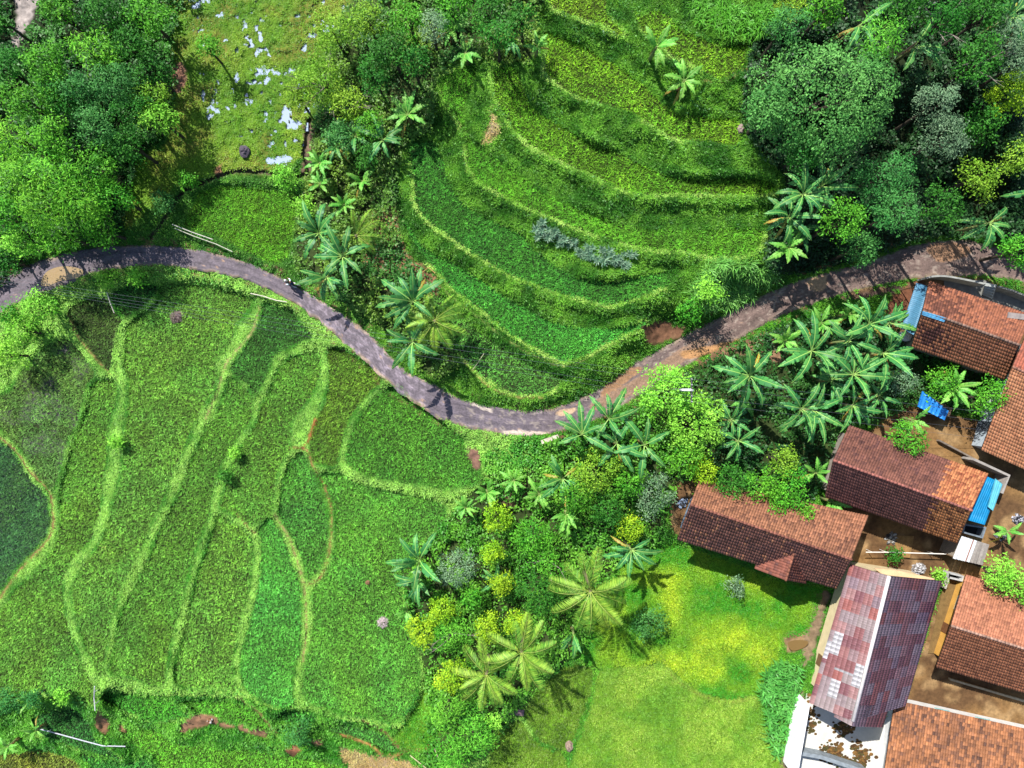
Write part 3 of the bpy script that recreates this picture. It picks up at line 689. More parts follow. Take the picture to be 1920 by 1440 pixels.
grass('verge_grass', m_upper & (GX <= 700), 45, 0.24, 0.055, 0.7, ((66, 128, 40), (112, 172, 58)), 'rough grass on the verge above the road at the left', 305, 5)
m_step = m_lower & (GY > np.interp(GX[0], [-60, 0, 180, 450, 560, 750, 830, 2000], [1325, 1315, 1300, 1305, 1335, 1365, 1330, 1330])[None, :]) & (GX < 835)
m_lip = m_step & (blur(m_field, 3) > .1) & (tb > .66) & (zhi - zlo > .4)
grass('bank_grass', m_step & ~m_lip, 80, 0.30, 0.045, 0.6, ((60, 138, 34), (118, 190, 62)), 'lush grass on the stepped banks along the bottom left', 325, 5, 34)
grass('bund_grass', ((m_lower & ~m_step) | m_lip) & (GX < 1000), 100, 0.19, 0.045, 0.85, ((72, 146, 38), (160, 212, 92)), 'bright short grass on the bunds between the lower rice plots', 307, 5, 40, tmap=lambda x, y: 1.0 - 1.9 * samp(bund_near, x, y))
grass('roadside_grass', m_lower & (GX >= 1000), 50, 0.26, 0.055, 0.7, ((66, 140, 36), (112, 178, 48)), 'grass along the road and between the houses at the right', 309, 5)
grass('marsh_grass', m_marsh & ~m_pool & ~m_soil & ~m_stream, 42, 0.17, 0.06, 0.9, ((92, 148, 28), (144, 178, 50)), 'low wet grass of the marsh beside the forest', 311, 5, 44)
grass('water_weed', m_pool, 42, 0.12, 0.05, 1.0, ((96, 146, 40), (140, 176, 60)), 'weed and grass breaking the surface of the marsh pools', 327, 5, 14)
grass('meadow_grass', MID == MK.index('V'), 110, 0.22, 0.042, 0.7, ((72, 156, 34), (178, 204, 48)), 'lush yellow-green meadow grass below the long dark roof', 313, 5, 60, tmap=lambda x, y: 0.85 * np.exp(-((x - 1325) / 130) ** 2 - ((y - 1190) / 100) ** 2) + .5 * np.exp(-((x - 1240) / 50) ** 2 - ((y - 1110) / 40) ** 2))
grass('meadow_grass', MID == MK.index('Wm'), 100, 0.2, 0.04, 0.7, ((108, 160, 48), (150, 184, 66)), 'mown-looking light green meadow at the bottom right', 315, 5, 40)
grass('meadow_grass', (MID == MK.index('Xm')) | (MID == MK.index('Ym')), 60, 0.24, 0.05, 0.7, ((84, 120, 36), (126, 160, 54)), 'brownish green meadow patch shaded by the coconut palms', 317, 5, 36)
grass('meadow_grass', MID == MK.index('Zm'), 60, 0.24, 0.05, 0.7, ((86, 160, 40), (126, 190, 56)), 'small grass corner between the big rice plot and the feathery trees', 319, 5, 36)
grass('dry_straw', mask_poly(SOIL[4][0]) | mask_poly(SOIL[13][0]), 40, 0.3, 0.05, 1.1, ((176, 150, 90), (190, 176, 112)), 'dry yellow straw lying on the terrace bank', 321, 5)

m_gap = mask_poly([(30, -30), (78, -30), (66, 20), (48, 60), (30, 95), (20, 88), (30, 40)])
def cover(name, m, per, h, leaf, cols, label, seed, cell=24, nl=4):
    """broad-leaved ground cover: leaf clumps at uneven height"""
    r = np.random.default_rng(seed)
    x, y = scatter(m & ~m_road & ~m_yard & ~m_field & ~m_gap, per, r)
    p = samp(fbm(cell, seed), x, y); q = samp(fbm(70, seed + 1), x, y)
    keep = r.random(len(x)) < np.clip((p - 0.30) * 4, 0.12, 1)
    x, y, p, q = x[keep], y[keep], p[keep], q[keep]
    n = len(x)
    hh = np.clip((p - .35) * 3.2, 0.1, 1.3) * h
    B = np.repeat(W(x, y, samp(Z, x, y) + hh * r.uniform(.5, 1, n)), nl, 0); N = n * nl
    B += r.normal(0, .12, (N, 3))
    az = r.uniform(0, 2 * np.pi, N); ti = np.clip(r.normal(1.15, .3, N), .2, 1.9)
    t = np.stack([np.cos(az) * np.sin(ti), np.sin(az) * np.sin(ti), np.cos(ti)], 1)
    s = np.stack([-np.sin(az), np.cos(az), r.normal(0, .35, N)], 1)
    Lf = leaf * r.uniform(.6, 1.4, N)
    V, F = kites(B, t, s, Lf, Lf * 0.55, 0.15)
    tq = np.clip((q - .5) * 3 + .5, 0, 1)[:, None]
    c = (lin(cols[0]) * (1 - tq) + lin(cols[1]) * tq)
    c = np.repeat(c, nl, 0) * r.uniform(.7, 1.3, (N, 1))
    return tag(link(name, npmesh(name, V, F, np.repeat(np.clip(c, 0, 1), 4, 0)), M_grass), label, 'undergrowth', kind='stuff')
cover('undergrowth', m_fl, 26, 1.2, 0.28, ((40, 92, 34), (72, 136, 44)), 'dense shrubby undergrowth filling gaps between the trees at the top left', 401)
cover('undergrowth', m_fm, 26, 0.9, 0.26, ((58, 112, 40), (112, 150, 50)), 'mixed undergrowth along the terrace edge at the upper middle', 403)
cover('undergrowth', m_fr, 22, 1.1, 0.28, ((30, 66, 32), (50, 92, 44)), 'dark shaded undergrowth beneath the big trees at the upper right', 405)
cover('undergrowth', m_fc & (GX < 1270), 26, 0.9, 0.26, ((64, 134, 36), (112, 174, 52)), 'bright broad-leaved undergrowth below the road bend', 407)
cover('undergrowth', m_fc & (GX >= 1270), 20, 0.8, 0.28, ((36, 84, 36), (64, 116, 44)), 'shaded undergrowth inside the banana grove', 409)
cover('weeds', (m_lower & (GY > 1290) & (GX < 830)) | (mask_line([(90, 560), (170, 530), (300, 512), (420, 525)], 22) & m_turf), 7, 0.5, 0.2, ((60, 130, 44), (104, 170, 56)), 'leafy weeds sprouting on the lower banks', 411)
cover('weeds', m_upper & (GX > 700), 2.2, 0.5, 0.16, ((52, 112, 40), (98, 158, 58)), 'leafy weeds among the terrace bank grass', 413)
cover('weeds', mask_poly([(905, 855), (960, 820), (1030, 820), (1060, 850), (1040, 890), (980, 900), (920, 895)]), 28, 0.6, 0.22, ((76, 150, 46), (124, 190, 66)), 'bright green creeper leaves on the slope under the road bend', 415)
# vegetable seedlings in rows on the orange earth
r = np.random.default_rng(77)
x, y = grid_points(m_bed & m_soil, 0.40, 30, 0.07, r)
k = samp(fbm(50, 78), x, y) > 0.36; x, y = x[k], y[k]
tag(link('seedling_rows', tuft_mesh('seedling_rows', x, y, samp(Z, x, y), 9, 0.21, 0.10, 1.05, lin((64, 128, 48)), r, 0.2, 0.05), M_grass), 'rows of vegetable seedlings on the orange earth bed', 'seedlings', kind='stuff')
# ------------------------------------------------------------------ trees
PAL = {'bamboo': ((60, 140, 28), (132, 198, 56)), 'broad': ((48, 124, 28), (104, 176, 46)), 'dark': ((30, 90, 26), (66, 134, 40)),
       'grey': ((78, 118, 80), (128, 156, 118)), 'lime': ((92, 150, 22), (172, 206, 44)), 'bright': ((96, 170, 40), (152, 212, 76)),
       'teal': ((40, 106, 44), (84, 150, 72)), 'yellow': ((92, 146, 32), (140, 180, 54)), 'big': ((44, 112, 46), (110, 174, 86)), 'fern': ((62, 144, 34), (118, 190, 58))}
STYLE = {'bamboo': (.46, .10, 9, .34), 'broad': (.30, .15, 7, .20), 'dark': (.28, .15, 7, .20), 'grey': (.24, .10, 7, .18), 'lime': (.22, .13, 8, .15),
         'bright': (.30, .15, 7, .20), 'teal': (.30, .12, 8, .2), 'yellow': (.28, .13, 7, .24), 'big': (.30, .15, 7, .2), 'fern': (.40, .08, 9, .3)}

def unit(v): return v / np.maximum(np.linalg.norm(v, axis=-1, keepdims=True), 1e-9)

def crown_mesh(R, Hc, kind, seed, dens=1.0):
    """leaf clusters on the shells of uneven lobes; origin at the crown's centre"""
    r = np.random.default_rng(seed)
    LL, LW, per, spread = STYLE[kind]
    LL, LW = LL * .74, LW * .74
    nl = int(np.clip(7 + R * 6.5, 9, 52))
    d = unit(r.normal(size=(nl, 3)) + (0, 0, .35)); d[:, 2] = np.abs(d[:, 2]) * r.choice([1, 1, 1, -.6], nl)
    rad = r.uniform(.55, .88, nl)
    lc = d * np.array([R, R, Hc]) * rad[:, None]
    lr = R * r.uniform(.17, .34, nl) * (1.2 if nl < 18 else .84)
    lc = np.vstack([lc, [[0, 0, Hc * .25]]]); lr = np.append(lr, R * .60)
    lcol = r.uniform(0, 1, len(lr))
    ncl = int(dens * 27 * (lr ** 2).sum() / (LL / .28) ** 1.6) + 60
    which = r.choice(len(lr), ncl, p=lr ** 2 / (lr ** 2).sum())
    n = unit(r.normal(size=(ncl, 3)) + (0, 0, .35))
    P = lc[which] + n * (lr[which] * r.uniform(.72, 1.06, ncl))[:, None] * np.array([1, 1, min(1.0, Hc / R + .15)])
    dist = np.linalg.norm(P[:, None] - lc[None], axis=2) / lr[None]
    dist[np.arange(ncl), which] = 9
    k = dist.min(1) > .80
    P, n, which = P[k], n[k], which[k]
    m = len(P)
    B = np.repeat(P, per, 0) + r.normal(0, spread, (m * per, 3)) * (1, 1, .7)
    nn = unit(np.repeat(n, per, 0) * .6 + (0, 0, .5) + r.normal(0, .42, (m * per, 3)))
    t = unit(np.cross(nn, r.normal(size=nn.shape)) + np.repeat(n, per, 0) * .25)
    s = unit(np.cross(nn, t))
    N = len(B)
    Lf = LL * r.uniform(.6, 1.35, N)
    V, F = kites(B, t, s, Lf, Lf * LW / LL * r.uniform(.8, 1.25, N), .28)
    a, b = (lin(c) for c in PAL[kind])
    w = np.clip(np.repeat(lcol[which] * .6 + r.uniform(0, .4, m), per) + r.normal(0, .12, N), 0, 1)[:, None]
    c = (a * (1 - w) + b * w) * r.uniform(.75, 1.25, (N, 1))
    return npmesh('crown', V, F, np.repeat(np.clip(c, 0, 1), 4, 0)), lc, lr

def trunk_build(parent, top, R, lc, seed, col=(74, 66, 56), bare=0):
    r = random.Random(seed)
    r0 = 0.04 + 0.032 * R + 0.01 * top
    c = lin(col)
    mb = MB()
    bend = Vector((r.uniform(-.1, .1) * R, r.uniform(-.1, .1) * R, 0))
    mb.tube([(0, 0, -.5), Vector((0, 0, top * .45)) + bend * .5, Vector((0, 0, top * .95)) + bend], [r0 * 1.25, r0 * .85, r0 * .5], 8, c)
    for i in range(min(7, len(lc) - 1)):
        e = Vector((lc[i] * .75).tolist()) + Vector((0, 0, top - .1 * R))
        s = Vector((0, 0, top * r.uniform(.45, .75))) + bend * .6
        mb.tube([s, s.lerp(e, .5) + Vector((0, 0, .1 * R)), e], [r0 * .5, r0 * .32, r0 * .12], 5, c)
    for i in range(bare):                                   # bare twigs reaching out of the crown
        a = r.uniform(0, 6.28); s = Vector((0, 0, top * .8)); e = Vector((math.cos(a) * R * 1.05, math.sin(a) * R * 1.05, top + R * r.uniform(.2, .8)))
        mid = s.lerp(e, .55) + Vector((r.uniform(-.3, .3), r.uniform(-.3, .3), .3))
        mb.tube([s, mid, e], [r0 * .45, r0 * .28, r0 * .1], 5, lin((150, 140, 130)))
        for q in range(2):
            f = e + Vector((r.uniform(-.6, .6), r.uniform(-.6, .6), r.uniform(0, .5)))
            mb.tube([mid.lerp(e, .5), f], [r0 * .16, r0 * .06], 4, lin((150, 140, 130)))
    return mb.build('trunk', M_bark, parent)

_ts = [0]
def tree(px, py, rpx, kind, hgt, label, cat='tree', name='tree', flat=.8, group=None, dens=1.0, bare=0):
    """px,py,rpx = the crown in the photograph, hgt = height of the whole tree in metres"""
    _ts[0] += 1
    seed = 1000 + _ts[0] * 7
    z = 0.0
    for _ in range(3):
        k = S * (H - z - hgt * .7) / H
        X, Y = (px - 960) * k, (720 - py) * k
        z = ground_at(X, Y)
    R = rpx * k * 0.93
    Hc = min(R * 1.0, hgt * .52)
    top = hgt - Hc * 1.0
    o = empty(name, (X, Y, z), label, cat, group)
    me, lc, lr = crown_mesh(R, Hc, kind, seed, dens)
    link('crown', me, M_leaf, o, (0, 0, top))
    trunk_build(o, top, R, lc, seed, bare=bare)
    return o

TREES = [
# top left wood
(2, 40, 32, 'dark', 9, 'dark crown in the top left corner beside the pale dirt gap'),
(122, 30, 44, 'broad', 9, 'mid green crown touching the top edge right of the pale dirt gap'),
(195, 35, 52, 'dark', 9, 'deep green crown at the top edge between two mid green crowns'),
(275, 30, 50, 'broad', 8, 'light-tipped crown at the top edge next to the marsh'),
(15, 135, 40, 'dark', 9, 'shadowy crown on the left edge below the pale dirt gap'),
(92, 125, 48, 'broad', 10, 'rounded green crown below the foot of the pale dirt gap'),
(180, 105, 50, 'bamboo', 10, 'tall feathery crown, second row from the top of the wood'),
(250, 90, 42, 'dark', 8, 'small dark crown two rows above the brown scrub by the marsh'),
(215, 165, 55, 'teal', 11, 'bluish green crown with soft plumes in the middle of the wood'),
(285, 135, 38, 'dark', 6, 'low dark crown whose shade falls on the marsh turf'),
(60, 195, 55, 'broad', 10, 'broad crown near the left edge, upper half of the wood'),
(135, 190, 50, 'dark', 9, 'dark dense crown between the teal crown and the left edge crowns'),
(30, 265, 52, 'bamboo', 10, 'feathery crown on the left edge at mid height of the wood'),
(105, 265, 50, 'broad', 10, 'green crown standing left of the two glossy blue-green crowns'),
(165, 175, 34, 'teal', 11, 'small glossy blue-green crown above a darker one'),
(190, 245, 48, 'teal', 11, 'large glossy blue-green crown in the heart of the wood'),
(255, 215, 45, 'dark', 9, 'dark crown right of the glossy blue-green crown'),
(290, 185, 40, 'yellow', 7, 'yellow-green crown at the marsh side of the wood beside brown scrub'),
(300, 225, 34, 'bright', 7, 'bright small crown at the easternmost bulge of the wood'),
(245, 275, 42, 'dark', 8, 'dark crown casting shade over the short turf of the marsh corner'),
(45, 335, 52, 'bamboo', 10, 'yellowish feathery crown at the left edge below the wood centre'),
(115, 330, 52, 'bamboo', 11, 'fluffy bright bamboo clump left of the shaded turf'),
(185, 320, 48, 'broad', 9, 'round green crown at the turn of the wood edge'),
(20, 405, 45, 'broad', 8, 'green crown on the left edge above the road'),
(85, 390, 52, 'bamboo', 11, 'brightest bamboo clump in the lower part of the wood'),
(155, 385, 52, 'bamboo', 11, 'feathery bamboo clump above the puddle on the road'),
(215, 370, 38, 'broad', 7, 'small crown at the wood edge beside the shaded turf'),
(45, 455, 42, 'bright', 7, 'light green crown at the roadside in the lower left of the wood'),
(115, 440, 44, 'bamboo', 8, 'low bamboo clump right above the road verge'),
(190, 430, 36, 'broad', 6, 'low crown nearest the stream where it meets the road'),
(15, 490, 26, 'dark', 4, 'small dark bush on the left edge just above the road'),
# around the marsh
(392, 92, 24, 'broad', 4, 'lone small tree on the marsh beside the brown scrub'),
(305, 378, 22, 'teal', 3, 'bluish bush by the stream at the foot of the shaded turf'),
(352, 340, 16, 'broad', 2.5, 'small bush at the corner of the lone rice plot'),
(530, 335, 24, 'bright', 2.5, 'flat bright bush between the stream and the lone rice plot'),
(600, 150, 58, 'yellow', 6, 'thin yellowish tree with a bare forked branch beside the marsh', 'bare'),
(625, 60, 46, 'yellow', 6, 'yellow-green tree at the top edge between marsh and dark trees'),
(655, 195, 44, 'yellow', 5, 'olive yellow tree above the banana plants of the middle strip', 'bare'),
(560, 185, 26, 'yellow', 4, 'wispy yellow bush reaching over the marsh pools'),
# top middle wood
(690, 40, 44, 'yellow', 6, 'olive tree at the top edge, first of the middle wood from the left'),
(735, 95, 42, 'dark', 7, 'dark tree with grey leaf glints in the middle wood'),
(765, 35, 42, 'broad', 6, 'mid green tree at the top edge above the dark grey-glinting tree'),
(810, 55, 36, 'grey', 6, 'greyish tree at the top edge in the centre of the middle wood'),
(850, 20, 38, 'broad', 6, 'green tree on the top edge left of the two darkest trees'),
(915, 25, 44, 'dark', 7, 'darkest tree on the top edge left of the small corner terrace'),
(935, 75, 34, 'dark', 6, 'dark tree just above the upper end of the terraces'),
(980, 40, 30, 'dark', 5, 'small dark tree at the corner of the top terrace'),
(775, 120, 34, 'dark', 6, 'shadowed tree above the fourth terrace end'),
(700, 140, 36, 'dark', 6, 'dark bushy tree left of the tallest middle banana plant'),
(700, 235, 30, 'broad', 4, 'round bush between banana plants in the middle strip'),
(640, 260, 30, 'teal', 4, 'bluish bush right of the brown stream'),
(690, 300, 26, 'dark', 4, 'dark round bush above the orange earth bed'),
(575, 390, 24, 'bright', 3, 'light green bush on the right side of the lone rice plot'),
# upper right wood
(1545, 175, 152, 'big', 14, 'giant dense dark green tree dominating the upper right'),
(1440, 210, 52, 'big', 9, 'outer bough-like tree left of the giant tree, at the terrace ends'),
(1470, 55, 46, 'teal', 8, 'bluish tree at the top right of the golden terrace'),
(1540, 25, 46, 'broad', 8, 'tree on the top edge behind the giant tree'),
(1640, 75, 52, 'fern', 9, 'feathery tree right above the giant tree'),
(1690, 20, 46, 'dark', 9, 'dark tree on the top edge left of the open dark gap'),
(1760, 45, 48, 'dark', 10, 'dull dark tree on the top edge with bare twigs', 'bare'),
(1840, 30, 50, 'dark', 10, 'dark tree on the top edge near the top right banana leaves'),
(1745, 200, 46, 'grey', 11, 'upper silvery grey-green crown right of the giant tree'),
(1765, 260, 54, 'grey', 11, 'lower and larger silvery grey-green crown right of the giant tree'),
(1830, 120, 52, 'dark', 10, 'dark tangled tree right of the black gap', 'bare'),
(1895, 75, 48, 'grey', 10, 'greyish tree on the right edge near the top'),
(1885, 180, 48, 'lime', 9, 'yellow-green sunlit tree at the right edge of the wood'),
(1905, 120, 36, 'grey', 9, 'pale tree at the right edge above the yellow-green one'),
(1840, 235, 40, 'dark', 8, 'dark tree between the silvery crowns and the yellow-green tree'),
(1890, 300, 46, 'yellow', 8, 'olive tree with orange-brown tips at the right edge'),
(1820, 340, 44, 'yellow', 13, 'dull olive tree with brownish tips above the road'),
(1655, 330, 66, 'teal', 10, 'glossy bluish green tree right below the giant tree'),
(1670, 405, 52, 'teal', 14, 'fine-leaved bluish tree at the road edge below the glossy one'),
(1570, 420, 46, 'broad', 14, 'leafy tree with a yellowish top leaning over the road'),
(1605, 470, 34, 'teal', 10, 'small tree hanging over the road bend at the right'),
(1750, 395, 44, 'dark', 13, 'dull brownish dark tree at the road edge on the right'),
(1905, 470, 42, 'broad', 9, 'light-leaved tree over the road at the right edge'),
(1500, 290, 36, 'dark', 6, 'dark lower tree between the giant tree and the banana plants'),
# lower left hedge
(70, 580, 36, 'bright', 4, 'bright bush under the road bend at the left, furthest from the edge'),
(35, 620, 38, 'bright', 4, 'bright bush in the middle of the left roadside hedge'),
(12, 665, 36, 'bright', 4, 'bright bush on the left edge at the bottom of the roadside hedge'),
(20, 590, 22, 'broad', 3, 'smaller bush behind the bright roadside hedge bushes'),
(200, 520, 20, 'bright', 2, 'small bush on the road bank above the narrow dark rice wedge'),
(255, 522, 18, 'bright', 1.6, 'low bush on the road bank, right of another small bush'),
(217, 828, 13, 'bright', 1.4, 'little round bush on the wide bund left of the largest strip'),
(438, 850, 10, 'bright', 1.2, 'little bush on the bund above a darker one'),
(422, 892, 11, 'dark', 1.2, 'little dark bush on the bund below a bright one'),
(556, 1376, 26, 'teal', 2.6, 'bluish cabbage-like shrub on the lower bank at the bottom'),
(20, 1315, 24, 'teal', 3, 'bluish bush at the left edge on the lower bank'),
(62, 1308, 16, 'teal', 2.5, 'bluish bush next to the small banana plant on the lower bank'),
(115, 1305, 14, 'bright', 2, 'small bright bush at the right end of the lower bank hedge'),
# centre clump
(1250, 735, 64, 'bright', 8, 'bright light green round tree beside the road bend'),
(1310, 800, 70, 'bright', 9, 'largest light green tree beside the utility pole'),
(1285, 860, 42, 'broad', 7, 'mid green tree below the largest light green tree'),
(1322, 885, 34, 'lime', 5, 'yellow-green tree at the left end of the long dark roof'),
(1120, 885, 58, 'yellow', 8, 'dome shaped yellowish green tree among the central banana plants'),
(1080, 930, 40, 'broad', 6, 'mid green tree left below the dome shaped tree'),
(1225, 930, 46, 'grey', 7, 'grey-green tree at the corner of the long dark roof'),
(1180, 905, 30, 'broad', 6, 'green tree squeezed between the dome shaped and grey-green trees'),
(1180, 990, 28, 'lime', 4, 'lime green shrub above the starry grey banana plant'),
(1135, 955, 34, 'dark', 5, 'dark tree in the middle of the central clump'),
(930, 970, 32, 'lime', 5, 'uppermost lime green tree of the central clump'),
(922, 1032, 25, 'lime', 4, 'second lime green tree below the uppermost one'),
(1000, 1005, 52, 'broad', 7, 'dark leafy tree right of the two upper lime trees'),
(1030, 1055, 32, 'fern', 6, 'feathery tree above the palm with the yellowish fronds', 'bare'),
(855, 1065, 46, 'grey', 6, 'grey-green ball shaped tree beside the big rice plot'),
(885, 1118, 24, 'broad', 4, 'small green tree under the grey-green ball'),
(938, 1092, 27, 'lime', 4, 'lime green tree in the very middle of the central clump'),
(1010, 1118, 54, 'dark', 7, 'big dark glossy tree left of the palm with the yellowish fronds'),
(965, 1165, 24, 'lime', 4, 'lime green shrub peeping out under the big dark glossy tree'),
(830, 1140, 30, 'lime', 4, 'lime green tree under the grey-green ball at its left'),
(797, 1185, 34, 'lime', 4, 'lime green tree nearest the big rice plot'),
(850, 1195, 42, 'fern', 5, 'grey feathery tree with bare twigs between lime trees', 'bare'),
(910, 1178, 31, 'lime', 4, 'round lime green tree right of the grey feathery tree'),
(848, 1268, 35, 'lime', 4, 'lowest lime green tree, a round ball left of the lower palms'),
(835, 1340, 46, 'fern', 5, 'feathery mid green tree below the lowest lime tree'),
(885, 1385, 52, 'fern', 6, 'feathery mid green tree at the bottom edge'),
(845, 1415, 36, 'fern', 5, 'small feathery tree on the bottom edge left of a larger one'),
(925, 1352, 15, 'bright', 2.5, 'small bright shrub left of the pale stone slab'),
# round the houses
(1425, 910, 36, 'broad', 6, 'leftmost bright-topped tree over the long dark roof'),
(1477, 915, 38, 'broad', 6, 'tree over the middle of the long dark roof'),
(1452, 948, 24, 'broad', 5, 'tree hanging lowest over the long dark roof'),
(1503, 958, 20, 'broad', 4.5, 'small tree over the roof left of a banana plant'),
(1380, 940, 17, 'broad', 4.5, 'smallest tree over the left part of the long dark roof'),
(1372, 900, 40, 'dark', 6, 'dark tree shading the left part of the long dark roof'),
(1470, 865, 28, 'yellow', 5, 'yellowish tree above the long dark roof trees'),
(1690, 718, 28, 'grey', 4, 'round grey-blue shrub at the right side of the banana grove'),
(1700, 822, 38, 'broad', 5, 'tree overhanging the upper eave of the two-toned roof'),
(1855, 745, 40, 'broad', 5, 'dark leafy tree between two orange roofs'),
(1775, 715, 34, 'broad', 4, 'bushy tree behind the banana plant by the blue tarpaulin'),
(1870, 1075, 38, 'bright', 6, 'left half of the glossy tree pair over the lower right roof'),
(1905, 1095, 36, 'bright', 6, 'right half of the glossy tree pair over the lower right roof'),
(1220, 1170, 36, 'teal', 2.5, 'blue-green shrub on the meadow beside the palm shadow'),
(1380, 1102, 22, 'grey', 2, 'pale grey-green bush alone in the bright meadow'),
(1295, 582, 30, 'broad', 3, 'leafy bush above the road at the right end of the terraces'),
(1330, 545, 26, 'bright', 2.5, 'rounded bush above the long-bladed grass clump'),
(1760, 1080, 12, 'bright', 1.5, 'small bush in the yard beside the white rubble heap'),
(1680, 1040, 16, 'dark', 1.5, 'low bush under the corner of the long dark roof'),
]
for T in TREES:
    px, py, rp, kind, hg, lab = T[:6]
    small = hg <= 3
    hg = hg if hg <= 5 else 5 + (hg - 5) * (.42 if rp < 100 else .5)
    tree(px, py, rp, kind, hg, lab, 'shrub' if small else 'tree', 'shrub' if small else 'tree', .8, bare=4 if len(T) > 6 else 0)

# ------------------------------------------------------------------ banana plants
def banana_leaf(L, Wd, e0, e1, seed, colr=((42, 108, 56), (84, 150, 68))):
    r = random.Random(seed)
    n = 26
    pts = []; ang = []
    p = Vector((0, 0, 0))
    for i in range(n + 1):
        t = i / n
        e = e0 + (e1 - e0) * t ** 1.25
        pts.append(p.copy()); ang.append(e)
        p = p + Vector((math.cos(e), 0, math.sin(e))) * (L / n)
    V = []; F = []; Cc = []
    a, b = lin(colr[0]), lin(colr[1])
    rib = lin((150, 190, 96))
    def prof(t):
        if t < .12: return 0
        q = (t - .12) / .88
        return Wd / 2 * min(1, (q * 5) ** .6) * (1 - max(0, (q - .40) / .60) ** 1.7) ** .9
    for side in (-1, 1):
        i = 3
        while i < n:
            m = min(n, i + r.choice([1, 2, 2, 3, 4]))
            dr = r.uniform(.0, .75); gap = r.uniform(.05, .22) if r.random() < .8 else 0
            cc = a + (b - a) * r.random()
            for k in range(i, m):
                row = []
                for q, t in ((k, k / n), (k + 1, (k + 1) / n)):
                    w = prof(t + (gap / n if q == i else 0))
                    e = ang[q]; up = Vector((-math.sin(e), 0, math.cos(e))); fw = Vector((math.cos(e), 0, math.sin(e)))
                    base = pts[q]
                    sh = (-gap if q == m else gap if q == i else 0) * L / n * 2
                    tip = base + Vector((0, side, 0)) * w * math.cos(dr) + up * (w * (.28 - math.sin(dr))) + fw * (w * .35 + sh)
                    mid = base + Vector((0, side, 0)) * w * .5 + up * (w * .18) + fw * (w * .17 + sh * .4)
                    row += [base, mid, tip]
                v0 = len(V)
                V += [tuple(x) for x in row]; Cc += [cc] * 6
                F += [(v0, v0 + 3, v0 + 4, v0 + 1), (v0 + 1, v0 + 4, v0 + 5, v0 + 2)]
            i = m
    for k in range(n):                                       # midrib and petiole
        v0 = len(V)
        for q in (k, k + 1):
            w = .045 * (1 - .75 * q / n)
            e = ang[q]; up = Vector((-math.sin(e), 0, math.cos(e)))
            V += [tuple(pts[q] + Vector((0, -w, 0)) + up * .006), tuple(pts[q] + up * .03), tuple(pts[q] + Vector((0, w, 0)) + up * .006)]
            Cc += [rib] * 3
        F += [(v0, v0 + 3, v0 + 4, v0 + 1), (v0 + 1, v0 + 4, v0 + 5, v0 + 2)]
    return npmesh('leaf', np.array(V), np.array(F), np.array(Cc))

LEAFV = [banana_leaf(3.25, .66, math.radians(a), math.radians(b), 50 + i) for i, (a, b) in enumerate([(48, -35), (40, -55), (58, -15), (30, -60), (65, 10), (44, -70), (52, -40), (36, -30)])]
LEAFY = [banana_leaf(2.4, .62, math.radians(a), math.radians(b), 80 + i, ((84, 156, 56), (116, 180, 70))) for i, (a, b) in enumerate([(60, 0), (50, -20), (66, 20), (42, -35)])]
LEAFD = [banana_leaf(2.6, .3, math.radians(10), math.radians(-80), 95, ((150, 110, 40), (178, 150, 60)))]
def stem_mesh(h, seed):
    mb = MB(); c = lin((126, 140, 84))
    r = random.Random(seed)
    mb.tube([(0, 0, -.3), (r.uniform(-.06, .06), r.uniform(-.06, .06), h * .5), (0, 0, h + .12)], [.17, .14, .08], 9, c)
    for i in range(5):
        a = r.uniform(0, 6.28); z = h * r.uniform(.3, .9)
        mb.tube([(.1 * math.cos(a), .1 * math.sin(a), z), (.16 * math.cos(a), .16 * math.sin(a), z - .2), (.17 * math.cos(a), .17 * math.sin(a), z - .7)], [.05, .04, .015], 5, lin((128, 96, 56)))
    return mb
_bs = [0]
def banana(px, py, sc, label, n=9, h=2.6, young=False, dead=0, azs=None, group=None):
    """px,py = where the leaves meet in the photograph; azs = photo directions of the leaves (degrees, 0 right, 90 down)"""
    _bs[0] += 1
    r = random.Random(500 + _bs[0])
    z = 0.0
    for _ in range(3):
        k = S * (H - z - h * sc) / H
        X, Y = (px - 960) * k, (720 - py) * k
        z = ground_at(X, Y)
    o = empty('banana_plant', (X, Y, z), label, 'banana plant', group)
    o.rotation_euler = (r.uniform(-.06, .06), r.uniform(-.06, .06), 0)
    stem_mesh(h * sc, _bs[0]).build('pseudostem', M_bark, o, True)
    a0 = r.uniform(0, 360)
    A = [-a for a in azs] if azs else [a0 + i * 360 / n * 1.0 + r.uniform(-14, 14) for i in range(n)]
    bank = LEAFY if young else LEAFV
    for i, az in enumerate(A):
        me = bank[r.randrange(len(bank))]
        s_ = sc * r.uniform(.82, 1.12)
        link('leaf', me, M_banana, o, (0, 0, h * sc), (r.uniform(-.25, .25), r.uniform(-.18, .28), math.radians(az)), s_ * r.uniform(.85, 1.05))
    for i in range(dead):
        link('dead_leaf', LEAFD[0], M_banana, o, (0, 0, h * sc - .15), (0, 0, r.uniform(0, 6.28)), sc)
    return o
for me in LEAFV + LEAFY + LEAFD: me.materials.append(M_banana)
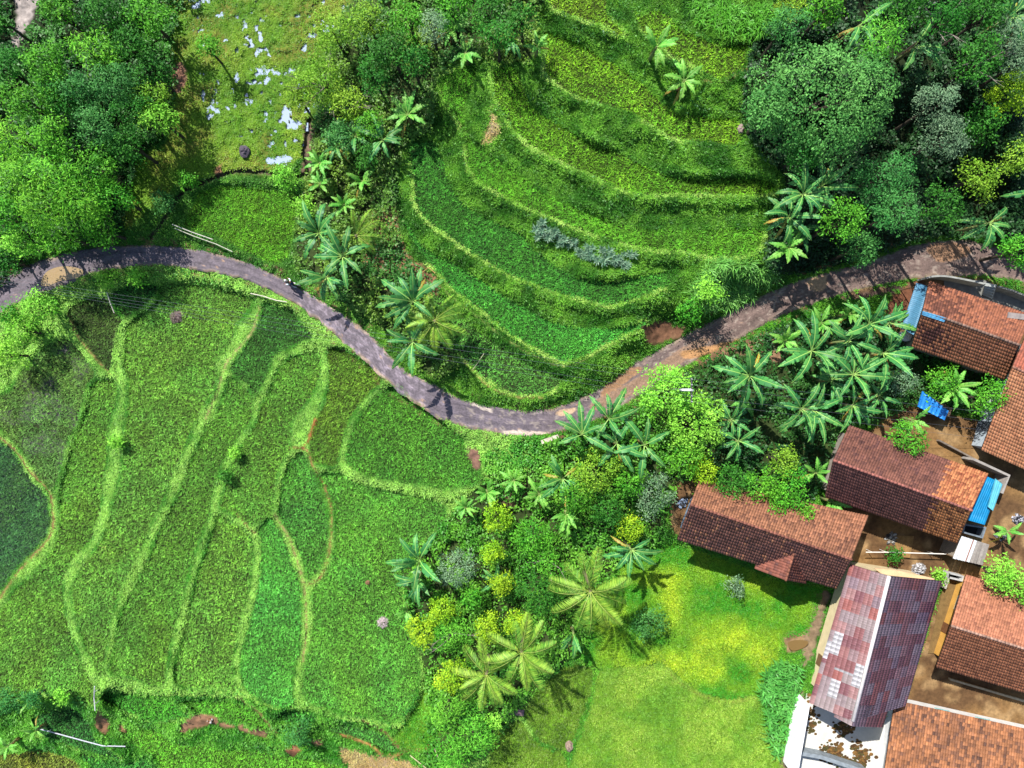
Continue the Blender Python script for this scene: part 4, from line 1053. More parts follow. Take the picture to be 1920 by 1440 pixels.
BAN = [
# middle strip and left of the road
(641, 480, 1.05, 'large banana plant beside the orange earth bed with a bright new upright leaf', [-150, -160, -115, -80, -25, 45, 80, 130, -135, -178], 0),
(615, 520, .85, 'banana plant whose leaves hang over the road just below the largest one', [165, 195, 100, 60, 40, -40, 15, 140], 0),
(600, 440, .95, 'banana plant right of the lone rice plot', [-170, -150, -110, -80, -40, 0, 60, 120, 160], 0),
(645, 385, .7, 'bright young banana plant above the large one in the middle strip', None, 1),
(678, 342, .75, 'young banana plant with five clear leaves above the orange earth bed', [-60, -40, 0, 50, 75, 200, 150], 1),
(600, 305, .75, 'banana plant right of the brown stream bend', None, 1),
(632, 275, .75, 'banana plant in the cluster right of the marsh corner', None, 0),
(600, 345, .65, 'small banana plant between the stream and the lone rice plot', None, 1),
(665, 255, .8, 'banana plant deep in the middle strip beneath the olive tree', None, 0),
(765, 215, .95, 'bright banana plant left of the fourth terrace', [-160, -130, -95, -60, -20, 30, 70, 120, 160], 1),
(720, 265, .75, 'banana plant half shaded left of the third terrace end', None, 0),
(845, 60, .85, 'banana plant at the top of the middle wood, leftmost of three', None, 1),
(875, 100, .8, 'banana plant drooping over the fourth terrace end', [20, 60, 100, 140, -60, -100], 1),
(958, 78, .6, 'single-leafed small banana plant above the fifth terrace', [80, 60, 110], 0),
(1005, 90, .6, 'small pale banana plant at the upper left corner of the sixth terrace', [180, 90, 20, -40, -100, 130], 1),
(1228, 88, .95, 'pale banana plant standing on the bank left of the highest terrace', [-150, -170, -120, 95, 70, 20, -20, -60], 1),
(1280, 150, .85, 'green banana plant standing on the bank right of a paler one', [-120, -100, -40, 180, 150, 60, 110, 20], 1),
# road-side pair below the earth bed
(770, 560, 1.12, 'big dark banana plant in the road bend above the palm fronds', [-175, 172, 150, 125, -145, -120, -95, -75, -30, 40], 0),
(779, 640, 1.0, 'banana plant leaning over the road at the bend with a yellow hanging leaf', [175, 130, 88, 25, -60, -100, -150], 0),
# right of the terraces
(1545, 345, 1.0, 'bluish banana plant tucked under the giant tree', [-150, -170, -100, -70, -30, 0, 60, 110, 150], 0),
(1500, 370, .95, 'banana plant at the right end of the fifth terrace', None, 0),
(1480, 410, .9, 'banana plant at the right end of the fourth terrace', None, 0),
(1475, 462, .95, 'banana plant with star shaped leaves above the road at the right', [-165, 180, 150, 110, 75, 40, -25, -50, -100], 1),
(1500, 435, .7, 'small banana plant hidden between two larger ones above the road', None, 0),
(1610, 40, .95, 'banana plant with long leaves behind the giant tree at the top', [80, 60, 20, -30, 120], 0),
(1715, 85, .9, 'banana plant with one pale broad leaf by the black gap', [15, 45, -60, 120], 0),
(1890, 25, 1.0, 'dark banana plant in the top right corner', None, 0),
(1850, 415, 1.0, 'dark shaded banana plant above the road at the far right', [-175, 150, 110, 80, 50, 10, -40], 0),
(1905, 370, .9, 'banana plant on the right edge above the road', None, 0),
# grove by the houses
(1410, 700, 1.15, 'leftmost big banana plant of the grove with a bare stalk', [-165, -140, -115, -95, -50, 20, 65, 100, 140, 165], 0),
(1395, 745, .8, 'smaller banana plant under the leftmost big one of the grove', [150, 110, 80, 60, 180], 1),
(1520, 662, 1.15, 'big banana plant at the upper middle of the grove', [-175, 155, 120, 92, 60, 15, -60, -120, -90], 0),
(1470, 640, .8, 'yellowish young banana plant at the upper left of the grove', None, 1),
(1590, 640, 1.05, 'banana plant in the grove centre with a purple stem top', None, 0),
(1630, 612, 1.05, 'banana plant at the upper right of the grove by the red earth bank', [-110, -75, -50, -20, 30, 100, 160, -150], 0),
(1665, 605, .8, 'banana plant nearest the red earth bank', [-60, -90, -30, 20, 80, 150], 0),
(1650, 660, 1.05, 'banana plant right of the grove centre reaching towards the roof', [-10, 10, 30, 60, 100, 150, -160, -60], 0),
(1605, 705, 1.05, 'banana plant above the round grey-blue shrub at its left', None, 0),
(1555, 715, .9, 'banana plant filling the middle of the grove', None, 0),
(1500, 765, 1.05, 'banana plant above the two-toned roof at its upper left', [-170, 150, 125, 100, 70, 30, -10, -60, -130], 0),
(1525, 770, 1.0, 'banana plant with drooping leaves over the left end of the two-toned roof', [110, 85, 60, 30, 140, -20, -80], 0),
(1600, 760, .9, 'banana plant at the lower edge of the grove beside the two-toned roof', [120, 80, 50, 10, 170, -40, -100], 0),
(1645, 740, .85, 'banana plant with one long leaf hanging towards the two-toned roof', [70, 95, 130, 20, -60, -140], 0),
(1540, 605, .75, 'young banana plant on the road side of the grove', None, 1),
(1590, 590, .75, 'second young banana plant on the road side of the grove', None, 1),
(1385, 830, .85, 'dark green banana plant right of the largest light green tree', None, 0),
(1370, 790, .7, 'banana plant squeezed against the largest light green tree', None, 0),
(1785, 722, 1.0, 'light banana plant over the blue tarpaulin', [-175, 135, 95, 70, 30, -20, -60, -110, -150], 1),
(1712, 785, .8, 'banana plant with hanging leaves in front of the tree over the two-toned roof', [60, 85, 110, 35, 140, -60], 1),
(1530, 885, .85, 'bright young banana plant at the left end of the two-toned roof', [-140, -100, -60, -20, 40, 150], 1),
(1558, 940, .85, 'banana plant between the two-toned and the long dark roofs', [-110, -60, 95, 130, 60, 20, 0], 1),
(1890, 998, .75, 'bright young banana plant in the yard by the black-white rubbish', [-160, -40, 15, 95, 175], 1),
# centre
(1092, 815, 1.05, 'banana plant beside the road bend with sunlit upright leaves', [-155, -130, -95, -65, -20, 160, 30], 0),
(1145, 785, 1.0, 'banana plant at the road edge with leaves across the churned mud', [-130, -95, -60, -30, 50, 120], 0),
(1160, 835, 1.0, 'banana plant just above the dome shaped tree', [-100, -60, -150, 20, 60, 130], 0),
(1212, 832, 1.05, 'banana plant between the dome shaped tree and the light green trees', [-130, -85, -30, 40, 95, 165], 0),
(1058, 900, .9, 'banana plant left of the dome shaped tree', [-140, -110, 160, 140, 88, 70, 20], 0),
(1060, 960, .85, 'banana plant with an orange hanging leaf in the central clump', [160, 120, 85, 60, 20, -40], 1),
(912, 925, .75, 'bright banana plant at the corner of the fan shaped rice plot', None, 1),
(875, 950, .65, 'small banana plant at the left tip of the central clump', None, 1),
(965, 900, .7, 'small banana plant beside the bare brown earth of the central clump', None, 1),
(1010, 925, .8, 'banana plant right of the bare brown earth of the central clump', None, 1),
(1180, 1030, .95, 'starry grey-green banana plant above the meadow', [-170, 165, 130, 95, 60, 30, 0, -25], 0),
(790, 1045, 1.05, 'blue-green banana plant leaning over the big rice plot', [-165, 160, -130, -95, -60, 100, 30, 175], 0),
(783, 1085, .9, 'banana plant directly below the blue-green one at the big rice plot', [100, 80, 120, 170, 50, -170], 0),
(762, 1145, .65, 'pale young banana plant at the edge of the big rice plot', [-120, 170, 60, 80, -90, 150], 1),
(930, 1090, .6, 'dark banana plant under the lime trees in the central clump', None, 0),
(1075, 1190, .8, 'banana plant under the yellowish palm with one broad leaf on the meadow', [55, 130, 160, 95], 0),
(55, 1312, .55, 'tiny banana plant on the lower bank at the left', None, 1),
(70, 1370, .55, 'tiny bright banana plant beside the bamboo pipe', None, 1),
(14, 1400, .7, 'banana plant in the bottom left corner', None, 1),
]
for i, (px, py, sc, lab, azs, yg) in enumerate(BAN):
    banana(px, py, sc, lab, 8 + i % 3, 2.4 if yg else (4.2 if sc > .9 else 3.0), bool(yg), (0, 2, 1, 0, 1)[i % 5], azs)

# ------------------------------------------------------------------ coconut palms
def frond_mesh(L, e0, e1, seed, tint=0.0):
    r = np.random.default_rng(seed)
    n = 62
    t = np.linspace(0, 1, n); e = e0 + (e1 - e0) * t ** 1.3
    d = np.stack([np.cos(e), np.zeros(n), np.sin(e)], 1); p = np.cumsum(d, 0) * L / n
    up = np.stack([-np.sin(e), np.zeros(n), np.cos(e)], 1)
    B, T, Sd, LL = [], [], [], []
    for side in (-1, 1):
        k = np.arange(6, n)
        ll = L * .21 * np.sin(np.pi * np.clip((t[k] - .06) * .92 + .09, 0, 1)) ** .6 * r.uniform(.85, 1.1, len(k))
        yv = np.array([0, side, 0])
        B.append(p[k]); T.append(unit(yv * .85 + d[k] * .62 - up[k] * r.uniform(.3, .9, len(k))[:, None])); LL.append(ll)
        Sd.append(unit(d[k] * .8 + up[k] * .35 * side))
    B, T, Sd, LL = np.vstack(B), np.vstack(T), np.vstack(Sd), np.concatenate(LL)
    V, F = kites(B, T, Sd, LL, np.full(len(LL), .075), .22)
    a, b = lin((74, 136, 44)), lin((160, 190, 70))
    w = np.clip(r.uniform(0, .7, (len(LL), 1)) + tint, 0, 1)
    c = np.repeat(a * (1 - w) + b * w, 4, 0)
    rv, rf = [], []
    for i in range(n):
        w_ = .035 * (1 - .8 * t[i])
        rv += [p[i] + (0, -w_, .01), p[i] + (0, 0, .035), p[i] + (0, w_, .01)]
    for i in range(n - 1):
        for q in (0, 1): rf.append((i * 3 + q, i * 3 + 3 + q, i * 3 + 4 + q, i * 3 + 1 + q))
    rv = np.array(rv); rf = np.array(rf) + len(V)
    me = npmesh('frond', np.vstack([V, rv]), np.vstack([F, rf]), np.vstack([c, np.tile(lin((150, 170, 78)), (len(rv), 1))]))
    me.materials.append(M_palm)
    return me
FR = [frond_mesh(4.0, math.radians(a), math.radians(b), 700 + i, tn) for i, (a, b, tn) in enumerate([(55, -35, 0), (40, -50, .1), (25, -65, 0), (70, -10, .2), (48, -45, .3), (30, -50, .15)])]
def palm(px, py, sc, h, label, azs, seed):
    r = random.Random(seed)
    z = 0.0
    for _ in range(3):
        k = S * (H - z - h) / H
        X, Y = (px - 960) * k, (720 - py) * k
        z = ground_at(X, Y)
    o = empty('coconut_palm', (X, Y, z), label, 'palm tree')
    mb = MB(); c = lin((130, 116, 96))
    mb.tube([(0, 0, -.4), (.1, .05, h * .3), (.05, -.05, h * .7), (0, 0, h + .1)], [.24, .17, .15, .13], 9, c)
    mb.build('trunk', M_bark, o, True)
    for az in azs:
        link('frond', FR[r.randrange(len(FR))], M_palm, o, (0, 0, h), (r.uniform(-.25, .25), 0, math.radians(-az + r.uniform(-6, 6))), sc * r.uniform(.9, 1.1))
    mb = MB()
    for i in range(6):
        a = r.uniform(0, 6.28); mb.blob((.28 * math.cos(a), .28 * math.sin(a), h - .15 - .1 * (i % 2)), (.13, .13, .15), i, 8, 5, .03, lin((120, 140, 50)))
    mb.build('coconut', M_palm, o, True)
palm(1107, 1108, 1.02, 6.0, 'tallest coconut palm with yellowish tipped fronds beside the meadow', [-130, -105, -85, -30, -10, 15, 45, 65, 95, 110, 150, 175, -160], 1)
palm(978, 1222, .95, 5.2, 'coconut palm in the middle of the lower pair, nearer the meadow', [-100, -55, -25, 20, 35, 55, 85, 110, 150, 175, -150, -75], 2)
palm(912, 1264, .85, 4.4, 'coconut palm left in the lower pair, beside the round lime tree', [60, 45, 20, 100, 130, 160, -165, -130, -100, -40, 75], 3)
palm(815, 602, .8, 3.6, 'young coconut palm in the road bend between two banana plants', [-50, -25, -10, 20, 60, -170, -155, 120, 80, -100, 160], 4)
palm(668, 442, .7, 2.4, 'young palm at the upper edge of the orange earth bed', [-30, -60, 10, -100, 40, 170], 5)
# ------------------------------------------------------------------ houses
def tiles(A, B, Cc, D, tw, tl, amp, step, colfn, seed, K=4, sheet=False, lift=0.0):
    """tiled slope: A-B the ridge, D-C the eave; every tile its own little curved face"""
    r = np.random.default_rng(seed)
    A, B, Cc, D = (np.array(p, float) for p in (A, B, Cc, D))
    Lu = (np.linalg.norm(B - A) + np.linalg.norm(Cc - D)) / 2; Lv = (np.linalg.norm(D - A) + np.linalg.norm(Cc - B)) / 2
    nu, nv = max(2, round(Lu / tw)), max(2, round(Lv / tl))
    n = np.cross(B - A, D - A); n /= np.linalg.norm(n); n = n if n[2] > 0 else -n
    i, j = np.meshgrid(np.arange(nu), np.arange(nv)); i, j = i.ravel(), j.ravel(); T = len(i)
    f = np.linspace(0, 1, K + 1)
    if sheet: prof = np.where((f < .12) | (f > .88), 1.0, 0.25)
    else: prof = np.sin(np.pi * np.clip(f * 1.0, 0, 1)) ** .8
    jit = r.normal(0, 1, T) * (0 if sheet else .009); sk = r.normal(0, 1, T) * (0 if sheet else .012)
    u = (i[:, None] + f[None]) / nu                                            # T,K+1
    v0, v1 = j / nv, np.minimum((j + 1.10) / nv, 1.0 + .25 / nv)
    def P(u, v): return (A * (1 - u) + B * u) * (1 - v) + (D * (1 - u) + Cc * u) * v
    def row(v, add):
        uu = u[..., None] + (sk / nu)[:, None, None]; vv = v[:, None, None]
        return P(uu, vv) + n * (amp * prof[None, :] + add[:, None] + lift)[..., None]
    top, bot = row(v0, jit * 0), row(v1, step + jit)
    und = bot - n * step * 1.0
    V = np.stack([top, bot, und], 1).reshape(-1, 3)                             # T,3,K+1
    base = (np.arange(T) * 3 * (K + 1))[:, None]
    q = np.arange(K)[None]
    F1 = np.stack([base + q, base + q + 1, base + K + 1 + q + 1, base + K + 1 + q], -1).reshape(-1, 4)
    F2 = np.stack([base + K + 1 + q, base + K + 1 + q + 1, base + 2 * K + 2 + q + 1, base + 2 * K + 2 + q], -1).reshape(-1, 4)
    c = colfn((i + .5) / nu, (j + .5) / nv, r, i, j)
    return V, np.vstack([F1, F2]), np.repeat(np.clip(c, 0, 1), 3 * (K + 1), 0), n

def slab(A, B, Cc, D, n, t0, t1):
    A, B, Cc, D = (np.array(p, float) for p in (A, B, Cc, D))
    nu, nv = 15, 7
    u = np.linspace(0, 1, nu)[:, None, None]; v = np.linspace(0, 1, nv)[None, :, None]
    P = ((A * (1 - u) + B * u) * (1 - v) + (D * (1 - u) + Cc * u) * v).reshape(-1, 3)
    V = np.vstack([P - n * t0, P - n * t1]); N = nu * nv
    a = (np.arange(nu - 1)[:, None] * nv + np.arange(nv - 1)[None]).ravel()
    F = np.stack([a, a + nv, a + nv + 1, a + 1], 1)
    rim = list(range(0, N, nv)) + list(range(N - nv + 1, N)) + list(range(N - nv - 1, 0, -nv))[:-1] + list(range(nv - 1, 0, -1))
    rim = list(range(0, N, nv)) + list(range(N - nv + 1, N)) + list(range(N - 1 - nv, nv - 2, -nv)) + list(range(nv - 2, 0, -1))
    e = np.array([(p, q, q + N, p + N) for p, q in zip(rim, rim[1:] + rim[:1])])
    return V, np.vstack([F, F[:, ::-1] + N, e])

def roof_obj(name, parts, mat, parent, deckcol=(90, 66, 50)):
    Vs, Fs, Cs, off = [], [], [], 0
    for (V, F, c, n), quad in parts:
        Vs.append(V); Fs.append(F + off); Cs.append(c); off += len(V)
        Vd, Fd = slab(*quad, n, .02, .10)
        Vs.append(Vd); Fs.append(Fd + off); Cs.append(np.tile(lin(deckcol), (len(Vd), 1))); off += len(Vd)
    return link(name, npmesh(name, np.vstack(Vs), np.vstack(Fs), np.vstack(Cs)), mat, parent)

def ridge_cap(a, b, col, parent, r=.13, var=.25, seed=1):
    a, b = Vector(a), Vector(b); L = (b - a).length; n = max(3, int(L / .34)); rr = random.Random(seed)
    mb = MB()
    for i in range(n):
        p, q = a.lerp(b, i / n), a.lerp(b, (i + 1.12) / n)
        k = 1 + rr.uniform(-var, var)
        mb.tube([p + Vector((0, 0, .03)), q + Vector((0, 0, .06))], [r * .92, r], 8, lin(col) * k)
    return mb.build('ridge_cap', M_tile, parent, True)

def clay(base, dark, f_dark, jit=.16, extra=None):
    jit *= .55
    b, d = lin(base), lin(dark)
    def fn(u, v, r, i, j):
        T = len(u)
        w = np.clip((r.random(T) < f_dark)[:, None] * r.uniform(.1, .7, (T, 1)) + f_dark * .9 * (.5 + .5 * np.sin(u * 17 + v * 5 + np.sin(u * 41)) * np.sin(v * 11 + u * 23))[:, None], 0, 1)
        c = (b * (1 - w) + d * w) * (1 + r.normal(0, jit, (T, 1)))
        nz = np.sin(u * 9 + 2 * np.sin(v * 7)) * np.sin(v * 8 + 1.7 * np.sin(u * 13))
        c = c * (1 + .12 * nz[:, None])
        if extra: c = extra(c, u, v, r)
        return c
    return fn

def house_walls(o, foot, z0, ze, ridge, zr, col, gable=True):
    """foot: 4 eave corners (A side a0,a1 ; B side b1,b0) in world xy, walls set in from the eaves; ridge ends r0,r1"""
    a0, a1, b1, b0 = foot
    c = lin(col)
    mb = MB()
    lo = [(p[0], p[1], z0 - .6) for p in (a0, a1, b1, b0)]; hi = [(p[0], p[1], h) for p, h in zip((a0, a1, b1, b0), (ze[0], ze[0], ze[1], ze[1]))]
    r0, r1 = (ridge[0][0], ridge[0][1], zr), (ridge[1][0], ridge[1][1], zr)
    vs = lo + hi + [r0, r1]
    fs = [(0, 1, 5, 4), (2, 3, 7, 6), (1, 2, 6, 9, 5), (3, 0, 4, 8, 7), (4, 5, 9, 8), (6, 7, 8, 9)]
    mb.add(vs, fs, c)
    ob = mb.build('wall', M_plaster, o)
    bm = bmesh.new(); bm.from_mesh(ob.data); bmesh.ops.recalc_face_normals(bm, faces=bm.faces); bm.to_mesh(ob.data); bm.free()
    return ob

def opening(o, a, b, t, w, z0, z1, kind, col):
    """door or window on the wall a->b (world xy) at fraction t"""
    a, b = Vector((a[0], a[1], 0)), Vector((b[0], b[1], 0)); d = (b - a).normalized()
    p = a.lerp(b, t); rz = math.atan2(d.y, d.x); zc, hh = (z0 + z1) / 2, z1 - z0
    if kind == 'window':
        mb = MB(); P = lambda dx, dz, sx, sz: mb.box(p + d * dx + Vector((0, 0, zc + dz)), (sx, .16, sz), rz, lin(col))
        P(-w / 2, 0, .08, hh + .08); P(w / 2, 0, .08, hh + .08); P(0, hh / 2, w, .08); P(0, -hh / 2, w + .16, .08); P(0, 0, .05, hh)
        f = mb.build('window', M_paint, o)
        MB().box(p + Vector((0, 0, zc)), (w - .06, .06, hh - .06), rz).build('pane', M_glass, f)
    else:
        f = MB().box(p + Vector((0, 0, zc)), (w, .12, hh), rz, lin(col)).build('door', M_wood, o)
        MB().box(p + d * (w * .36) + Vector((0, 0, zc)), (.05, .26, .12), rz, lin((60, 60, 60))).build('handle', M_metal, f)

def gable_house(label, ridge, e_up, e_lo, zr, ze, wallcol, roofs, capcol, z0=0.0, name='house', inset=.55, cat='house', openings=(), ze_lo=None, kind='clay', deck=(90, 66, 50), ends=(.95, .4), ins_l=None):
    """ridge, e_up, e_lo: two photo pixels each (left end, right end); roofs: tile colour function per slope"""
    ze_lo = ze if ze_lo is None else ze_lo
    R = [WV(*p, zr) for p in ridge]; Uu = [WV(*p, ze) for p in e_up]; Lw = [WV(*p, ze_lo) for p in e_lo]
    ctr = (R[0] + R[1] + Uu[0] + Uu[1] + Lw[0] + Lw[1]) / 6
    base = Vector((ctr.x, ctr.y, z0))
    o = empty(name, base, label, cat)
    loc = lambda p: Vector(p) - base
    R_, U_, L_ = [loc(p) for p in R], [loc(p) for p in Uu], [loc(p) for p in Lw]
    parts = []
    sd = abs(hash(label[:3])) % 1 + len(label)
    for E, fn, k in ((U_, roofs[0], 1), (L_, roofs[1], 2)):
        q = (R_[0], R_[1], E[1], E[0])
        if kind == 'clay': parts.append((tiles(*q, .235, .31, .075, .025, fn, sd * 3 + k), q))
        else: parts.append((tiles(*q, .20, .36, .022, .045, fn, sd * 3 + k, 6, True), q))
    rf = roof_obj('roof', parts, M_tile if kind == 'clay' else M_sheet, o, deck)
    if kind == 'clay': ridge_cap(R_[0], R_[1], capcol, rf, .12, .22)
    else: MB().tube([R_[0] + Vector((0, 0, .02)), R_[1] + Vector((0, 0, .02))], .15, 10, lin(capcol)).build('ridge_cap', M_sheet, rf, True)
    du = (R_[1] - R_[0]); du.z = 0; du.normalize()
    il = inset if ins_l is None else ins_l
    nrm = Vector((-du.y, du.x, 0))
    sgn = lambda p: 1 if (R_[0] - p).dot(nrm) > 0 else -1
    ins = lambda p, along, k: p + du * along + nrm * sgn(p) * k
    a0, a1 = ins(U_[0], ends[0], inset), ins(U_[1], -ends[1], inset); b0, b1 = ins(L_[0], ends[0], il), ins(L_[1], -ends[1], il)
    dist = lambda E: min(abs((R_[0] - E[0]).dot(nrm)), abs((R_[1] - E[1]).dot(nrm)))
    hu = ze - z0 + inset * (zr - ze) / dist(U_) * .9 - .2; hl = ze_lo - z0 + il * (zr - ze_lo) / dist(L_) * .9 - .2
    house_walls(o, (a0, a1, b1, b0), 0, (hu, hl), (R_[0] + du * ends[0], R_[1] - du * ends[1]), zr - z0 - .28, wallcol)
    for side, t, w, h0, h1, kd, col in openings:
        a, b = {'u': (a0, a1), 'l': (b0, b1), 'w': (a0, b0), 'e': (a1, b1)}[side]
        opening(o, a, b, t, w, h0, h1, kd, col)
    return o, base, rf

def two_tone(at, base2, dark2, fd):
    b2, d2 = lin(base2), lin(dark2)
    def ex(c, u, v, r):
        k = (u + .02 * np.sin(v * 40)) > at
        w = (r.random(len(u)) < fd)[:, None] * r.uniform(.5, 1, (len(u), 1))
        c2 = (b2 * (1 - w) + d2 * w) * (1 + r.normal(0, .15, (len(u), 1)))
        return np.where(k[:, None], c2, c)
    return ex
def moss_shade(u0, v0, ru, rv, col):  # darker tiles: moss plus tree shadow painted into the tile colour
    d = lin(col)
    def ex(c, u, v, r):
        q = np.exp(-((u - u0) / ru) ** 2 - ((v - v0) / rv) ** 2)
        k = (r.random(len(u)) < q * .8)[:, None]
        return np.where(k, d * r.uniform(.7, 1.3, (len(u), 1)), c)
    return ex

ORANGE, OXBLOOD = (206, 116, 66), (128, 72, 58)
h1, b1, r1 = gable_house('orange tiled house with a blue sheet along its left end', [(1730, 583), (1910, 647)], [(1742, 528), (1935, 592)], [(1709, 650), (1884, 712)], 5.0, 3.3, (176, 168, 150),
    [clay((176, 112, 84), (112, 72, 62), .22, .2, moss_shade(.1, .4, .3, .5, (120, 76, 62))), clay((190, 124, 90), (120, 76, 64), .10, .15, moss_shade(.15, .5, .15, .3, (110, 70, 62)))], (150, 120, 105),
    openings=[('l', .3, 1.2, 1.0, 2.1, 'window', (150, 150, 140)), ('l', .55, .9, 0, 2.1, 'door', (110, 80, 55)), ('w', .5, 1.0, 1.0, 2.0, 'window', (150, 150, 140))])
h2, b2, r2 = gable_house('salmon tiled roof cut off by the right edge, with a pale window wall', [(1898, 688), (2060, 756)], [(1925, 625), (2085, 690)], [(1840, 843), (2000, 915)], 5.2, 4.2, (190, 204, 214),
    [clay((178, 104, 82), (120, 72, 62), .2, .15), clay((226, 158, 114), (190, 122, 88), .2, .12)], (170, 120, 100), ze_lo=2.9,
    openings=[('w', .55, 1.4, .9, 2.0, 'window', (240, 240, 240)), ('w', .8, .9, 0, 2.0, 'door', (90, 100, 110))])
h3, b3, r3 = gable_house('long house with a two-toned roof, purple-brown with an orange right end', [(1562, 863), (1821, 957)], [(1592, 798), (1853, 889)], [(1547, 930), (1795, 1018)], 5.4, 3.3, (160, 150, 140),
    [clay((142, 94, 80), (100, 66, 64), .35, .14, two_tone(.735, (206, 136, 92), (150, 84, 60), .35)), clay((138, 92, 84), (98, 66, 66), .35, .14, two_tone(.745, (206, 138, 88), (110, 66, 50), .22))], (176, 112, 100),
    openings=[('l', .3, 1.3, .9, 2.1, 'window', (120, 130, 140)), ('l', .6, .95, 0, 2.1, 'door', (70, 90, 130)), ('l', .8, 1.3, .9, 2.1, 'window', (120, 130, 140)), ('u', .5, 1.2, 1.0, 2.1, 'window', (120, 130, 140))])
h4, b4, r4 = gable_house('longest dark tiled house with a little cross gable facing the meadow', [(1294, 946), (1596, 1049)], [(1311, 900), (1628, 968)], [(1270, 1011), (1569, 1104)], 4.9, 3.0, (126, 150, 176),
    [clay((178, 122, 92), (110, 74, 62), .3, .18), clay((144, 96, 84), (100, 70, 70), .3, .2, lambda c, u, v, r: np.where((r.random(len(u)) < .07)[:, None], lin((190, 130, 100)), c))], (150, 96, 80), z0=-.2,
    openings=[('l', .25, 1.4, .9, 2.0, 'window', (200, 210, 220)), ('l', .5, .95, 0, 2.1, 'door', (110, 90, 70)), ('l', .85, 1.2, .9, 2.0, 'window', (200, 210, 220)), ('w', .4, 1.1, .9, 2.0, 'window', (90, 110, 130))])
# the cross gable: its two slopes run into the main slope
gz = 4.15 + .2
gb = WV(1473, 1088, 4.15) - b4; ga = WV(1489, 1034, 4.15) - b4
gd = (gb - ga); gd.z = 0; gd.normalize(); sd_ = Vector((-gd.y, gd.x, 0))
gp = []
for sgn, k in ((1, 1), (-1, 2)):
    off = sd_ * sgn * 2.35 + Vector((0, 0, -1.25))
    q = (ga, gb, gb + off, ga + off)
    gp.append((tiles(*q, .25, .31, .055, .035, clay((150, 92, 76), (96, 66, 64), .3, .16), 900 + k), q))
gr = roof_obj('gable_roof', gp, M_tile, h4)
ridge_cap(ga, gb, (150, 96, 76), gr, .11)
MB().add([gb - gd * .5 + sd_ * 2.0 + Vector((0, 0, -1.15)), gb - gd * .5 - sd_ * 2.0 + Vector((0, 0, -1.15)), gb - gd * .5 + Vector((0, 0, -.12)),
          gb - gd * .7 + sd_ * 2.0 + Vector((0, 0, -1.15)), gb - gd * .7 - sd_ * 2.0 + Vector((0, 0, -1.15)), gb - gd * .7 + Vector((0, 0, -.12))],
         [(0, 1, 2), (5, 4, 3), (0, 3, 4, 1), (1, 4, 5, 2), (2, 5, 3, 0)], lin((126, 150, 176))).build('gable_wall', M_plaster, h4)

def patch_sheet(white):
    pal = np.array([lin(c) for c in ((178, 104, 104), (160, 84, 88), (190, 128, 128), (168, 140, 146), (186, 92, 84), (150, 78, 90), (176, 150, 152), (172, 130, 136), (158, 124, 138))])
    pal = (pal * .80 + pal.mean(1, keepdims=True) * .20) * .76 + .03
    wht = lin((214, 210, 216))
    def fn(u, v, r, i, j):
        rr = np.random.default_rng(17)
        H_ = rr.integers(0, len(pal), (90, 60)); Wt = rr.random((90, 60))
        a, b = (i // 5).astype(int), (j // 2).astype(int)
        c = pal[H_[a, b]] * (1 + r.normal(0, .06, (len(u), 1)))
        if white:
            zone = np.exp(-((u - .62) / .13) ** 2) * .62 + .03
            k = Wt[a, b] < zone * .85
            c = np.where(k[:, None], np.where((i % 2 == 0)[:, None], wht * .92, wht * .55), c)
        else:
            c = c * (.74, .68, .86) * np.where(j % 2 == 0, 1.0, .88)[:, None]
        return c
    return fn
h5, b5, r5 = gable_house('tall hall roofed with pink, maroon and white patchwork metal sheets', [(1667, 1080), (1599, 1352)], [(1765, 1089), (1697, 1323)], [(1595, 1058), (1518, 1318)], 6.0, 4.0, (226, 208, 166),
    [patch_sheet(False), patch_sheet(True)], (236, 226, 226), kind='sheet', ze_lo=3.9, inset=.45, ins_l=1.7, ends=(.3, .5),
    openings=[('l', .25, 1.4, 1.2, 2.6, 'window', (200, 190, 170)), ('l', .55, 1.4, 1.2, 2.6, 'window', (200, 190, 170)), ('l', .8, 1.0, 0, 2.2, 'door', (120, 90, 60)), ('u', .3, 1.4, 1.2, 2.6, 'window', (200, 190, 170)), ('u', .7, 1.4, 1.2, 2.6, 'window', (200, 190, 170))])
q = [WV(1607, 1322, 6.0) - b5, WV(1597, 1361, 6.0) - b5, WV(1653, 1363, 4.6) - b5, WV(1667, 1320, 4.6) - b5]
roof_obj('roof_extension', [(tiles(*q, .40, .38, .022, .045, patch_sheet(False), 61, 8, True, .03), q)], M_sheet, h5)
q = [WV(1607, 1322, 6.0) - b5, WV(1597, 1361, 6.0) - b5, WV(1565, 1344, 5.0) - b5, WV(1573, 1308, 5.0) - b5]
roof_obj('roof_extension', [(tiles(*q, .40, .38, .022, .045, patch_sheet(True), 62, 8, True, .03), q)], M_sheet, h5)
pts = [(1640, 1066), (1675, 1068), (1722, 1078), (1752, 1085), (1750, 1092), (1668, 1088)]
MB().prism([tuple((WV(*p, 3.4) - b5)[:2]) for p in pts], 3.2, 3.42, lin((226, 190, 150))).build('canopy', M_plaster, h5)
h6, b6, r6 = gable_house('orange tiled house at the right edge under the glossy tree pair', [(1783, 1173), (1990, 1238)], [(1811, 1078), (2015, 1138)], [(1755, 1250), (1965, 1311)], 4.8, 3.0, (222, 170, 84),
    [clay((192, 128, 98), (150, 94, 76), .2, .14), clay((186, 122, 88), (134, 84, 64), .2, .14)], (190, 150, 130), ends=(1.5, .4),
    openings=[('w', .3, 1.2, .9, 2.0, 'window', (230, 220, 200)), ('w', .65, .9, 0, 2.1, 'door', (120, 80, 50)), ('l', .3, 1.3, .9, 2.0, 'window', (230, 220, 200))])
